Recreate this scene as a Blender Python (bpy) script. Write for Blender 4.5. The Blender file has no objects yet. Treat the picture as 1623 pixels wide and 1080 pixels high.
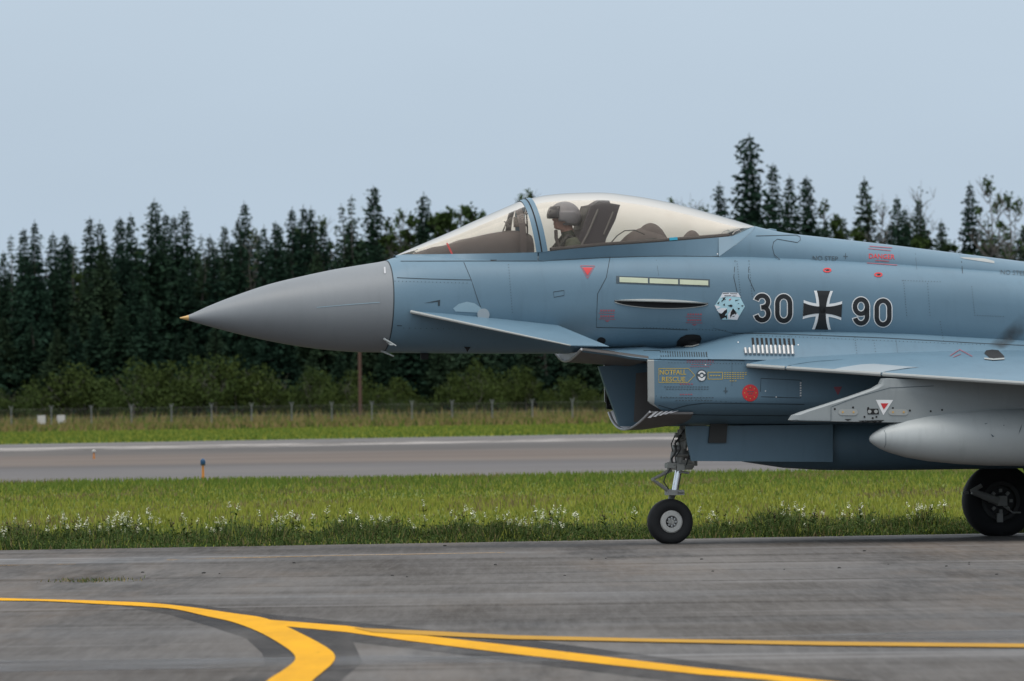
import bpy, bmesh, math, random
import numpy as np
from mathutils import Vector, Matrix
from mathutils.bvhtree import BVHTree

random.seed(7)
rng = np.random.default_rng(7)
scene = bpy.context.scene
col = scene.collection
R = math.radians

# ------------------------------------------------------------------ camera
# 1623 x 1080 photograph taken with a long lens from about 100 m
FPX = 16129.0                      # focal length in photograph pixels
CU, CV = 811.5, 540.0
PITCH, ROLL = math.atan(100 / FPX), R(0.8)
JET_D, YAW = 100.0, R(13.0)

_f = Vector((0, math.cos(PITCH), math.sin(PITCH)))
_r0 = Vector((1, 0, 0))
_u0 = Vector((0, -math.sin(PITCH), math.cos(PITCH)))
_r = _r0 * math.cos(ROLL) - _u0 * math.sin(ROLL)
_u = _u0 * math.cos(ROLL) + _r0 * math.sin(ROLL)
CAM = Vector((0, 0, 0))
JM = Matrix.Translation((0, JET_D, 0)) @ Matrix.Rotation(YAW, 4, 'Z')
JI = JM.inverted()
JR = JI.to_3x3()


def ray(u, v):
    return _f + _r * ((u - CU) / FPX) + _u * ((CV - v) / FPX)


def L(u, v, y=0.0):
    """photograph measurement -> point on the lateral plane y of the jet (x aft, y starboard, z up)"""
    o = JI @ CAM
    d = JR @ ray(u, v)
    t = (y - o.y) / d.y
    return o + d * t


CAM = Vector((0, 0, -L(1062, 863, 0).z))


def G(u, v, z=0.0):
    d = ray(u, v)
    t = (z - CAM.z) / d.z
    return CAM + d * t


def AT(u, v, Y):
    d = ray(u, v)
    return CAM + d * ((Y - CAM.y) / d.y)


cam_d = bpy.data.cameras.new('camera')
cam = bpy.data.objects.new('camera', cam_d)
col.objects.link(cam)
m = Matrix((( _r.x, _u.x, -_f.x, CAM.x), (_r.y, _u.y, -_f.y, CAM.y), (_r.z, _u.z, -_f.z, CAM.z), (0, 0, 0, 1)))
cam.matrix_world = m
cam_d.sensor_width = 36.0
cam_d.lens = 36.0 * FPX / 1623.0
cam_d.clip_start, cam_d.clip_end = 1.0, 9000.0
cam_d.dof.use_dof = True
cam_d.dof.focus_distance = 100.0
cam_d.dof.aperture_fstop = 11.0
scene.camera = cam

# ------------------------------------------------------------------ light
SUN_EL, SUN_AZ = R(70), R(200)      # azimuth from +Y clockwise: behind the camera, a little to the left
world = bpy.data.worlds.new('World')
scene.world = world
world.use_nodes = True
wn = world.node_tree
wn.nodes.clear()
sky = wn.nodes.new('ShaderNodeTexSky')
sky.sky_type = 'NISHITA'
sky.sun_disc = False
sky.sun_elevation = SUN_EL
sky.sun_rotation = SUN_AZ
sky.dust_density = 4.0
wmix = wn.nodes.new('ShaderNodeMix'); wmix.data_type = 'RGBA'
wmix.inputs[0].default_value = 0.9
wmix.inputs[7].default_value = (4.72, 5.88, 7.15, 1)     # even overcast
wbg = wn.nodes.new('ShaderNodeBackground'); wbg.inputs[1].default_value = 0.1
wout = wn.nodes.new('ShaderNodeOutputWorld')
# an overcast sky is brighter overhead than at the skyline: horizon * (1 + k sin(elevation))
wtc = wn.nodes.new('ShaderNodeTexCoord'); wsx = wn.nodes.new('ShaderNodeSeparateXYZ')
wmr = wn.nodes.new('ShaderNodeMapRange'); wmr.inputs[1].default_value = 0; wmr.inputs[2].default_value = 1
wmr.inputs[3].default_value = 0.0; wmr.inputs[4].default_value = 1.0
wmu = wn.nodes.new('ShaderNodeMix'); wmu.data_type = 'RGBA'; wmu.blend_type = 'MIX'
wn.links.new(wtc.outputs['Generated'], wsx.inputs[0]); wn.links.new(wsx.outputs['Z'], wmr.inputs[0])
wmu.inputs[6].default_value = (5.15, 6.35, 7.60, 1)
wmu.inputs[7].default_value = (14.6, 15.0, 15.2, 1); wn.links.new(wmr.outputs[0], wmu.inputs[0]); wno = wn.nodes.new('ShaderNodeTexNoise'); wno.inputs['Scale'].default_value = 9; wno.inputs['Detail'].default_value = 5
wmp = wn.nodes.new('ShaderNodeMapping'); wmp.inputs['Scale'].default_value = (1, 1, 3)
wn.links.new(wtc.outputs['Generated'], wmp.inputs[0]); wn.links.new(wmp.outputs[0], wno.inputs[0])
wm2 = wn.nodes.new('ShaderNodeMapRange'); wm2.inputs[1].default_value = .3; wm2.inputs[2].default_value = .7; wm2.inputs[3].default_value = .965; wm2.inputs[4].default_value = 1.035
wn.links.new(wno.outputs['Fac'], wm2.inputs[0])
wm3 = wn.nodes.new('ShaderNodeMix'); wm3.data_type = 'RGBA'; wm3.blend_type = 'MULTIPLY'; wm3.inputs[0].default_value = 1
wn.links.new(wmu.outputs[2], wm3.inputs[6]); wn.links.new(wm2.outputs[0], wm3.inputs[7]); wn.links.new(wm3.outputs[2], wmix.inputs[7])
wn.links.new(sky.outputs[0], wmix.inputs[6])
wn.links.new(wmix.outputs[2], wbg.inputs[0])
wn.links.new(wbg.outputs[0], wout.inputs[0])

sun_d = bpy.data.lights.new('sun', 'SUN')
sun_d.energy, sun_d.angle, sun_d.color = 1.2, R(30), (1.0, 0.95, 0.88)
sun = bpy.data.objects.new('sun', sun_d)
col.objects.link(sun)
sd = Vector((math.sin(SUN_AZ) * math.cos(SUN_EL), math.cos(SUN_AZ) * math.cos(SUN_EL), math.sin(SUN_EL)))
sun.rotation_euler = (-sd).to_track_quat('-Z', 'Y').to_euler()

vs = scene.view_settings
vs.view_transform, vs.look, vs.exposure, vs.gamma = 'Standard', 'None', 0.0, 1.0
vs.use_curve_mapping = False
scene.cycles.use_denoising = True
scene.cycles.transparent_max_bounces = 16
scene.cycles.max_bounces = 6

# ------------------------------------------------------------------ helpers


def tag(o, label=None, cat=None, group=None, kind=None):
    if label: o['label'] = label
    if cat: o['category'] = cat
    if group: o['group'] = group
    if kind: o['kind'] = kind
    return o


def empty(name, loc=(0, 0, 0), rz=0.0):
    o = bpy.data.objects.new(name, None)
    o.location = loc
    o.rotation_euler = (0, 0, rz)
    o.empty_display_size = 0.1
    col.objects.link(o)
    return o


def link(name, me, mat=None, parent=None, smooth=True, sharp=35):
    if mat is not None:
        for mm in (mat if isinstance(mat, (list, tuple)) else [mat]):
            me.materials.append(mm)
    if smooth and len(me.polygons):
        me.polygons.foreach_set('use_smooth', [True] * len(me.polygons))
        if sharp:
            me.set_sharp_from_angle(angle=R(sharp))
    o = bpy.data.objects.new(name, me)
    col.objects.link(o)
    o.parent = parent
    return o


def mesh(name, verts, faces, mat, parent=None, smooth=True, sharp=35, fix=True):
    me = bpy.data.meshes.new(name)
    me.from_pydata([tuple(v) for v in verts], [], faces)
    if fix:
        bm = bmesh.new(); bm.from_mesh(me)
        bmesh.ops.remove_doubles(bm, verts=bm.verts, dist=1e-5)
        bmesh.ops.recalc_face_normals(bm, faces=bm.faces)
        bm.to_mesh(me); bm.free()
    me.update()
    return link(name, me, mat, parent, smooth, sharp)


def tri_mesh(name, V, mats, parent=None, midx=None, n=3):
    """V: (k*n,3) array of loose n-gons"""
    V = np.asarray(V, dtype=np.float32).reshape(-1, 3)
    k = len(V) // n
    me = bpy.data.meshes.new(name)
    me.vertices.add(len(V)); me.vertices.foreach_set('co', V.ravel())
    me.loops.add(k * n); me.loops.foreach_set('vertex_index', np.arange(k * n, dtype=np.int32))
    me.polygons.add(k); me.polygons.foreach_set('loop_start', np.arange(0, k * n, n, dtype=np.int32))
    me.polygons.foreach_set('loop_total', np.full(k, n, dtype=np.int32))
    if midx is not None:
        me.polygons.foreach_set('material_index', np.asarray(midx, dtype=np.int32))
    me.update(calc_edges=True)
    return me if parent == 'mesh' else link(name, me, mats, parent, smooth=False)


def loft(secs, closed=True, cap0=False, cap1=False):
    n = len(secs[0]); V = []; F = []
    for s in secs: V += [Vector(p) for p in s]
    for i in range(len(secs) - 1):
        for j in range(n if closed else n - 1):
            a, b = i * n + j, i * n + (j + 1) % n
            F.append((a, b, b + n, a + n))
    if cap0: F.append(tuple(range(n)))
    if cap1: F.append(tuple((len(secs) - 1) * n + j for j in range(n)))
    return V, F


def join(*parts):
    V = []; F = []
    for v, f in parts:
        o = len(V); V += list(v); F += [tuple(i + o for i in q) for q in f]
    return V, F


def mir(vf):
    return [Vector((p.x, -p.y, p.z)) for p in map(Vector, vf[0])], vf[1]


def box(c, s, rot=None):
    c = Vector(c); V = []
    for x in (-.5, .5):
        for y in (-.5, .5):
            for z in (-.5, .5):
                p = Vector((x * s[0], y * s[1], z * s[2]))
                if rot: p = rot @ p
                V.append(c + p)
    return V, [(0, 1, 3, 2), (4, 6, 7, 5), (0, 4, 5, 1), (2, 3, 7, 6), (0, 2, 6, 4), (1, 5, 7, 3)]


def tube(pts, r, n=10, cap=True):
    pts = [Vector(p) for p in pts]
    rs = r if isinstance(r, (list, tuple)) else [r] * len(pts)
    secs = []; prev = None
    for i, p in enumerate(pts):
        d = (pts[min(i + 1, len(pts) - 1)] - pts[max(i - 1, 0)]).normalized()
        a = prev if prev else (Vector((0, 1, 0)) if abs(d.y) < .9 else Vector((1, 0, 0)))
        a = (a - d * a.dot(d)).normalized(); b = d.cross(a); prev = a
        secs.append([p + (a * math.cos(2 * math.pi * k / n) + b * math.sin(2 * math.pi * k / n)) * rs[i] for k in range(n)])
    return loft(secs, True, cap, cap)


def lathe(profile, origin, axis='Y', n=40):
    """profile (axial, radius) revolved round an axis through origin"""
    o = Vector(origin); secs = []
    for a, r in profile:
        s = []
        for k in range(n):
            t = 2 * math.pi * k / n
            c, q = r * math.cos(t), r * math.sin(t)
            s.append(o + (Vector((c, a, q)) if axis == 'Y' else Vector((a, c, q)) if axis == 'X' else Vector((c, q, a))))
        secs.append(s)
    return loft(secs, True)


def extrude(poly3, dvec):
    n = len(poly3); V = [Vector(p) for p in poly3] + [Vector(p) + Vector(dvec) for p in poly3]
    F = [tuple(range(n)), tuple(range(2 * n - 1, n - 1, -1))]
    F += [(j, (j + 1) % n, (j + 1) % n + n, j + n) for j in range(n)]
    return V, F


def pchip(xs, ys, x):
    xs = list(xs); ys = list(ys); n = len(xs)
    h = [xs[i + 1] - xs[i] for i in range(n - 1)]
    dl = [(ys[i + 1] - ys[i]) / h[i] for i in range(n - 1)]
    d = [0.0] * n
    d[0], d[-1] = dl[0], dl[-1]
    for i in range(1, n - 1):
        if dl[i - 1] * dl[i] > 0:
            w1, w2 = 2 * h[i] + h[i - 1], h[i] + 2 * h[i - 1]
            d[i] = (w1 + w2) / (w1 / dl[i - 1] + w2 / dl[i])
    if x <= xs[0]: return ys[0] + d[0] * (x - xs[0])
    if x >= xs[-1]: return ys[-1] + d[-1] * (x - xs[-1])
    i = max(k for k in range(n - 1) if xs[k] <= x)
    t = (x - xs[i]) / h[i]
    return ((2 * t ** 3 - 3 * t ** 2 + 1) * ys[i] + (t ** 3 - 2 * t ** 2 + t) * h[i] * d[i]
            + (-2 * t ** 3 + 3 * t ** 2) * ys[i + 1] + (t ** 3 - t ** 2) * h[i] * d[i + 1])


def row(table, u):
    xs = [r[0] for r in table]
    return [pchip(xs, [r[k] for r in table], u) for k in range(1, len(table[0]))]

# ------------------------------------------------------------------ materials


def new_mat(name):
    mt = bpy.data.materials.new(name); mt.use_nodes = True
    nt = mt.node_tree
    return mt, nt, nt.nodes['Principled BSDF']


def nd(nt, typ, **kw):
    n = nt.nodes.new(typ)
    for k, v in kw.items():
        setattr(n, k, v)
    return n


def mixc(nt, fac, a, b, mode='MIX'):
    n = nt.nodes.new('ShaderNodeMix'); n.data_type = 'RGBA'; n.blend_type = mode
    for i, v in ((0, fac), (6, a), (7, b)):
        if hasattr(v, 'is_linked') or hasattr(v, 'links'):
            nt.links.new(v, n.inputs[i])
        else:
            n.inputs[i].default_value = v if i == 0 else (*v, 1)
    return n.outputs[2]


def noise(nt, scale, detail=4, rough=.55, vec=None, sc3=None, coord='Object'):
    t = nd(nt, 'ShaderNodeTexCoord'); mp = nd(nt, 'ShaderNodeMapping')
    if sc3: mp.inputs['Scale'].default_value = sc3
    nt.links.new(t.outputs[coord], mp.inputs[0])
    n = nd(nt, 'ShaderNodeTexNoise')
    n.inputs['Scale'].default_value = scale; n.inputs['Detail'].default_value = detail; n.inputs['Roughness'].default_value = rough
    nt.links.new(mp.outputs[0], n.inputs['Vector'])
    return n.outputs['Fac']


def ramp(nt, src, p0, p1, c0=(0, 0, 0), c1=(1, 1, 1)):
    r = nd(nt, 'ShaderNodeValToRGB')
    r.color_ramp.elements[0].position, r.color_ramp.elements[1].position = p0, p1
    r.color_ramp.elements[0].color, r.color_ramp.elements[1].color = (*c0, 1), (*c1, 1)
    nt.links.new(src, r.inputs[0])
    return r.outputs[0]


def plain(name, c, rough=.5, metal=0.0, spec=.5):
    mt, nt, b = new_mat(name)
    n = noise(nt, 9, 3)
    cc = mixc(nt, n, [x * .86 for x in c], [min(1, x * 1.12) for x in c])
    nt.links.new(cc, b.inputs['Base Color'])
    b.inputs['Roughness'].default_value = rough; b.inputs['Metallic'].default_value = metal
    b.inputs['Specular IOR Level'].default_value = spec
    return mt


def paint(name, c, rough=.42, dirt=.25):
    """sprayed aircraft paint with faded areas, faint vertical grime runs and a fine mottle"""
    mt, nt, b = new_mat(name)
    big = noise(nt, 1.1, 5, .6)
    runs = noise(nt, 5, 4, .6, sc3=(2.2, 1, .35))
    fine = noise(nt, 60, 2, .5)
    c1 = mixc(nt, big, [x * .80 for x in c], [min(1, x * 1.18) for x in c])
    c2 = mixc(nt, ramp(nt, runs, .55, .8, (0, 0, 0), (dirt, dirt, dirt)), c1, [x * .55 for x in c])
    c3 = mixc(nt, ramp(nt, fine, .3, .7, (0, 0, 0), (.10,) * 3), c2, [x * .75 for x in c])
    nt.links.new(c3, b.inputs['Base Color'])
    rr = nd(nt, 'ShaderNodeMapRange'); rr.inputs[3].default_value = rough - .07; rr.inputs[4].default_value = rough + .13
    nt.links.new(big, rr.inputs[0]); nt.links.new(rr.outputs[0], b.inputs['Roughness'])
    return mt


M = {}
M['skin'] = paint('blue_grey_paint', (.122, .208, .276))
M['radome'] = paint('radome_grey', (.205, .220, .235), .45, .15)
M['tank'] = paint('pale_grey_paint', (.43, .455, .455), .4, .3)
M['pylon'] = paint('pylon_mid_grey', (.275, .300, .305), .45, .35)
M['edge'] = paint('leading_edge_grey', (.36, .375, .365), .45, .25)
M['patch'] = paint('replaced_panel_grey', (.30, .345, .375), .42, .15)
M['tan'] = plain('tan_tip', (.60, .38, .14), .45)
M['dark'] = plain('black_and_opening_shade', (.012, .012, .013), .8)  # black parts; in openings the shade is painted with it
M['line'] = plain('panel_gap', (.030, .045, .055), .7)
M['black'] = plain('marking_black', (.010, .011, .013), .5)
M['white'] = plain('marking_white', (.78, .78, .78), .5)
M['red'] = plain('marking_red', (.58, .030, .036), .5)
M['redfade'] = plain('faded_red_stencil', (.34, .10, .13), .6)
M['stencil'] = plain('faded_dark_stencil', (.060, .088, .108), .6)
M['yellow'] = plain('marking_yellow', (.55, .40, .08), .5)
M['strip'] = plain('formation_light_strip', (.56, .60, .44), .5)
M['rubber'] = plain('tyre_rubber', (.012, .012, .013), .75)
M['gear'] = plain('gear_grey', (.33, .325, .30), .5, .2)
M['geardark'] = plain('dark_fittings_and_gear_shade', (.05, .05, .048), .6, .2)  # dark fittings; shade on the main wheels is painted with it
M['chrome'] = plain('oleo_chrome', (.75, .76, .78), .18, 1.0)
M['metal'] = plain('bare_metal', (.50, .50, .50), .5, .7)
M['rimwhite'] = plain('wheel_hub_paint', (.56, .545, .51), .5)
M['cockpit'] = plain('cockpit_dark_brown', (.05, .042, .042), .75)
M['coaming'] = plain('coaming_brown', (.095, .080, .078), .85)
M['seat'] = plain('seat_dark_purple_grey', (.060, .052, .060), .8)
M['helmet'] = plain('helmet_grey', (.20, .195, .215), .5)
M['visor'] = plain('smoked_visor', (.03, .028, .036), .15)
M['suit'] = plain('flight_suit_olive', (.075, .085, .06), .9)
M['face'] = plain('face_skin', (.42, .22, .17), .6)
M['cyan'] = plain('cyan_tag', (.05, .42, .60), .5)
M['orange'] = plain('orange_paint', (.62, .22, .03), .5)
M['inlet'] = plain('inlet_duct_grey', (.16, .15, .145), .6)
M['lipwhite'] = plain('inlet_painted_light', (.86, .86, .92), .45)  # extra white, light on the inlet faces put into the colour
M['lip'] = plain('inlet_lip_pale', (.50, .50, .52), .4)


def glass_mat(name, haze, tint):
    """tinted acrylic: clear layer, a share of pale scatter (sky haze painted in) and a sky reflection"""
    mt, nt, b = new_mat(name)
    nt.nodes.remove(b)
    out = nt.nodes['Material Output']
    tr = nd(nt, 'ShaderNodeBsdfTransparent'); tr.inputs[0].default_value = (*tint, 1)
    tl = nd(nt, 'ShaderNodeBsdfTranslucent'); tl.inputs[0].default_value = (.96, .88, .79, 1)
    df = nd(nt, 'ShaderNodeBsdfDiffuse'); df.inputs[0].default_value = (.90, .86, .80, 1)
    gl = nd(nt, 'ShaderNodeBsdfGlossy'); gl.inputs['Roughness'].default_value = .04; gl.inputs[0].default_value = (.62, .60, .57, 1)
    fr = nd(nt, 'ShaderNodeFresnel'); fr.inputs[0].default_value = 1.22
    m0 = nd(nt, 'ShaderNodeMixShader'); m0.inputs[0].default_value = .06
    nt.links.new(tl.outputs[0], m0.inputs[1]); nt.links.new(df.outputs[0], m0.inputs[2])
    n = noise(nt, 3, 3)
    hz = nd(nt, 'ShaderNodeMapRange'); hz.inputs[3].default_value = haze * .88; hz.inputs[4].default_value = min(1, haze * 1.12)
    nt.links.new(n, hz.inputs[0])
    m1 = nd(nt, 'ShaderNodeMixShader'); nt.links.new(hz.outputs[0], m1.inputs[0])
    nt.links.new(tr.outputs[0], m1.inputs[1]); nt.links.new(m0.outputs[0], m1.inputs[2])
    m2 = nd(nt, 'ShaderNodeMixShader'); nt.links.new(fr.outputs[0], m2.inputs[0])
    nt.links.new(m1.outputs[0], m2.inputs[1]); nt.links.new(gl.outputs[0], m2.inputs[2])
    nt.links.new(m2.outputs[0], out.inputs[0])
    return mt


M['glass'] = glass_mat('canopy_acrylic', .13, (.93, .90, .86))
M['glass_far'] = glass_mat('canopy_acrylic_painted_haze', .95, (.9, .86, .8))  # starboard pane: bright sky haze painted into the glass


def foliage(name, c, var=.35, rough=.7):
    mt, nt, b = new_mat(name)
    oi = nd(nt, 'ShaderNodeObjectInfo')
    n = noise(nt, .9, 3, .6)
    c1 = mixc(nt, n, [x * (1 - var) for x in c], [x * (1 + var) for x in c])
    c2 = mixc(nt, oi.outputs['Random'], c1, (c[0] * 1.30, c[1] * 1.12, c[2] * .85))
    mm = nt.nodes.new('ShaderNodeMath'); mm.operation = 'MULTIPLY'; mm.inputs[1].default_value = .5
    nt.links.new(oi.outputs['Random'], mm.inputs[0]); nt.links.new(mm.outputs[0], c2.node.inputs[0])
    nt.links.new(c2, b.inputs['Base Color'])
    b.inputs['Roughness'].default_value = rough
    b.inputs['Specular IOR Level'].default_value = .03
    return mt


M['spruce'] = foliage('spruce_needles', (.0165, .0375, .0250))
M['pale_spruce'] = foliage('pale_spruce_needles', (.026, .048, .028))
M['leaf'] = foliage('aspen_leaves', (.040, .068, .022))
M['bush'] = foliage('willow_leaves', (.042, .064, .019))
M['trunk'] = plain('spruce_bark', (.045, .038, .032), .9)
M['twig'] = plain('grey_twigs', (.11, .10, .09), .9)
M['weed'] = foliage('verge_weeds', (.058, .092, .028), .6)
M['weed2'] = foliage('dry_weed_stems', (.19, .16, .075), .4)
M['grass'] = foliage('mown_grass', (.235, .258, .050), .35)
M['grass_far'] = foliage('far_grass', (.115, .170, .034), .35)
M['petal'] = plain('white_petals', (.80, .80, .64), .7)
M['wood'] = plain('weathered_pole', (.10, .055, .04), .9)
M['galv'] = plain('galvanised_steel', (.19, .20, .19), .5, .2)
M['bluelens'] = plain('blue_lens', (.018, .065, .15), .2)
M['ylinefade'] = plain('worn_yellow_paint', (.62, .34, .06), .8, 0, .08)
M['stone'] = plain('dark_stone', (.03, .028, .026), .9)


def ground_mat(name, build):
    mt, nt, b = new_mat(name)
    b.inputs['Roughness'].default_value = .95
    b.inputs['Specular IOR Level'].default_value = .15
    nt.links.new(build(nt), b.inputs['Base Color'])
    return mt


def _taxi(nt):
    c = mixc(nt, ramp(nt, noise(nt, .20, 6, .62, sc3=(1, .16, 1)), .40, .58), (.044, .035, .028), (.128, .115, .105))
    c = mixc(nt, ramp(nt, noise(nt, .55, 5, .6, sc3=(.8, .07, 1)), .46, .62, (0, 0, 0), (.55,) * 3), c, (.095, .088, .085))
    # lanes, seams and drag marks run along the taxiway
    c = mixc(nt, ramp(nt, noise(nt, .75, 5, .65, sc3=(.05, .50, 1)), .54, .60, (0, 0, 0), (.8,) * 3), c, (.040, .032, .026))
    c = mixc(nt, ramp(nt, noise(nt, 1.1, 5, .65, sc3=(.035, .40, 1)), .57, .65, (0, 0, 0), (.75,) * 3), c, (.190, .180, .176))
    c = mixc(nt, ramp(nt, noise(nt, .6, 6, .7, sc3=(.6, .05, 1)), .52, .64, (0, 0, 0), (.9,) * 3), c, (.022, .018, .016))
    c = mixc(nt, ramp(nt, noise(nt, .33, 5, .7, sc3=(1, .10, 1)), .52, .68, (0, 0, 0), (.65,) * 3), c, (.135, .102, .076))
    return mixc(nt, ramp(nt, noise(nt, 14, 4, .8, sc3=(1, .03, 1)), .40, .75, (0, 0, 0), (.32,) * 3), c, (.21, .196, .186))


def _runway(nt):
    # bands of rubber, dust and pale concrete along the strip, told apart by distance across it
    t = nd(nt, 'ShaderNodeTexCoord'); s = nd(nt, 'ShaderNodeSeparateXYZ')
    nt.links.new(t.outputs['Object'], s.inputs[0])
    mr = nd(nt, 'ShaderNodeMapRange'); mr.inputs[1].default_value = 190; mr.inputs[2].default_value = 460
    nt.links.new(s.outputs['Y'], mr.inputs[0])
    r = nd(nt, 'ShaderNodeValToRGB'); e = r.color_ramp.elements
    e[0].position, e[0].color = 0, (.16, .145, .132, 1)
    e[1].position, e[1].color = 1, (.16, .15, .145, 1)
    for p, c in ((.10, (.150, .140, .139)), (.20, (.125, .117, .117)), (.27, (.158, .126, .106)), (.42, (.150, .120, .103)), (.47, (.105, .093, .086)), (.60, (.105, .098, .095)), (.78, (.17, .162, .16))):
        q = e.new(p); q.color = (*c, 1)
    nt.links.new(mr.outputs[0], r.inputs[0])
    n = noise(nt, .25, 5, .6, sc3=(.10, .25, 1))
    c = mixc(nt, ramp(nt, n, .35, .7, (0, 0, 0), (.5,) * 3), r.outputs[0], (.075, .066, .062))
    return mixc(nt, ramp(nt, noise(nt, .5, 4, .6, sc3=(.2, .06, 1)), .5, .75, (0, 0, 0), (.5,) * 3), c, (.17, .15, .135))


def _soil(nt):
    c = mixc(nt, ramp(nt, noise(nt, .08, 5), .3, .7), (.080, .115, .018), (.150, .185, .035))
    return mixc(nt, ramp(nt, noise(nt, 1.5, 4), .5, .8, (0, 0, 0), (.6,) * 3), c, (.16, .14, .07))


M['taxi'] = ground_mat('taxiway_asphalt', _taxi)
_nt = M['taxi'].node_tree; _b = _nt.nodes['Principled BSDF']
_rr = ramp(_nt, noise(_nt, .55, 5, .65, sc3=(.10, .30, 1)), .44, .66, (.92,) * 3, (.52,) * 3)
_nt.links.new(_rr, _b.inputs['Roughness']); _b.inputs['Specular IOR Level'].default_value = .20
M['runway'] = ground_mat('runway_concrete', _runway)
M['soil'] = ground_mat('grassland', _soil)
M['yline'] = ground_mat('road_paint_yellow', lambda nt: mixc(nt, ramp(nt, noise(nt, 3, 5, .7, sc3=(1, .12, 1)), .35, .7), (.74, .365, .008), (.60, .295, .012)))
M['ylinethin'] = ground_mat('dull_yellow_paint', lambda nt: mixc(nt, noise(nt, 3, 5, .7, sc3=(1, .12, 1)), (.52, .28, .03), (.36, .20, .04)))
M['slurry'] = ground_mat('dark_sealed_asphalt', lambda nt: mixc(nt, noise(nt, 1.2, 5), (.038, .037, .039), (.062, .060, .062)))
M['palepatch'] = ground_mat('asphalt_painted_sheen', lambda nt: mixc(nt, ramp(nt, noise(nt, 2.5, 4, .6, sc3=(.3, .2, 1)), .35, .65), (.12, .118, .118), (.22, .222, .232)))  # sky sheen on the asphalt, painted as a paler colour
M['shoulder'] = ground_mat('pale_gravel', lambda nt: mixc(nt, ramp(nt, noise(nt, .5, 5, .7, sc3=(.5, .12, 1)), .38, .6), (.11, .10, .093), (.36, .33, .31)))
M['drygrass'] = ground_mat('dry_grass', lambda nt: mixc(nt, noise(nt, .3, 4), (.085, .072, .042), (.12, .105, .06)))
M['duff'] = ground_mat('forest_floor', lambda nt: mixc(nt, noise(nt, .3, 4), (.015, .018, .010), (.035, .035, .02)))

def see_through(mt, sc, lo, hi, sc3):
    nt = mt.node_tree; b = nt.nodes['Principled BSDF']
    tr = nd(nt, 'ShaderNodeBsdfTransparent'); mx = nd(nt, 'ShaderNodeMixShader')
    nt.links.new(ramp(nt, noise(nt, sc, 5, .65, sc3=sc3), lo, hi), mx.inputs[0])
    nt.links.new(tr.outputs[0], mx.inputs[1]); nt.links.new(b.outputs[0], mx.inputs[2])
    nt.links.new(mx.outputs[0], nt.nodes['Material Output'].inputs[0])


see_through(M['slurry'], 1.1, .32, .75, (1, .12, 1))
see_through(M['yline'], 6, .10, .34, (1, .10, 1))
see_through(M['ylinefade'], 1.5, .38, .75, (.6, .2, 1))
see_through(M['palepatch'], 2.2, .38, .72, (.35, .3, 1))
# ------------------------------------------------------------------ ground, taxiway, runway


def sheet(name, pts, mat, label=None, parent=None):
    o = mesh(name, pts, [tuple(range(len(pts)))], mat, parent, smooth=False)
    if parent is None: o['kind'] = 'structure'
    return o


def edge_pts(u0, v0, u1, v1, X0, X1):
    a, b = G(u0, v0), G(u1, v1)
    k = (b.y - a.y) / (b.x - a.x)
    return (a.y + k * (X0 - a.x), a.y + k * (X1 - a.x), k)


sheet('ground', [(-4000, -300, 0), (4000, -300, 0), (4000, 7000, 0), (-4000, 7000, 0)], M['soil'])
ty0, ty1, tk = edge_pts(0, 873, 1623, 845.5, -60, 60)
taxi_edge = lambda x: ty0 + tk * (x + 60)
sheet('taxiway', [(-60, -20, .004), (60, -20, .004), (60, ty1, .004), (-60, ty0, .004)], M['taxi'])
ra, rb, rk = edge_pts(0, 767, 1500, 745, -200, 200)
rc, rd, rk2 = edge_pts(0, 705, 1070, 686.5, -200, 200)
near_edge = lambda x: ra + rk * (x + 200)
far_edge = lambda x: rc + rk2 * (x + 200)
rw = sheet('runway', [(-200, ra, .004), (200, rb, .004), (200, rd, .004), (-200, rc, .004)], M['runway'])
w0, w1, wk = edge_pts(0, 716.5, 1070, 697, -200, 200)
w2, w3, wk2 = edge_pts(0, 711, 1070, 692.5, -200, 200)
sheet('gravel_strip', [(-200, w0, .008), (200, w1, .008), (200, w3, .008), (-200, w2, .008)], M['shoulder'], parent=rw)
sheet('dry_ground', [(-300, 640, .004), (300, 640, .004), (300, 880, .004), (-300, 880, .004)], M['drygrass'])
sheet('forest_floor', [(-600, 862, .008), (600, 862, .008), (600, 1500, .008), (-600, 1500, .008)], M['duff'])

# yellow guide lines, traced on the pavement
taxi = bpy.data.objects['taxiway']


def smooth_px(P, k=5):
    out = []
    for i in range(len(P) - 1):
        a, b, c, d = P[max(i - 1, 0)], P[i], P[i + 1], P[min(i + 2, len(P) - 1)]
        for q in range(k):
            t = q / k
            out.append(tuple(.5 * (2 * b[j] + (c[j] - a[j]) * t + (2 * a[j] - 5 * b[j] + 4 * c[j] - d[j]) * t * t + (3 * b[j] - a[j] - 3 * c[j] + d[j]) * t ** 3) for j in (0, 1)))
    return out + [P[-1]]


def pave(name, px, mat, z):
    sheet(name, [G(u, v, z) for u, v in px], mat, parent=taxi)


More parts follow.
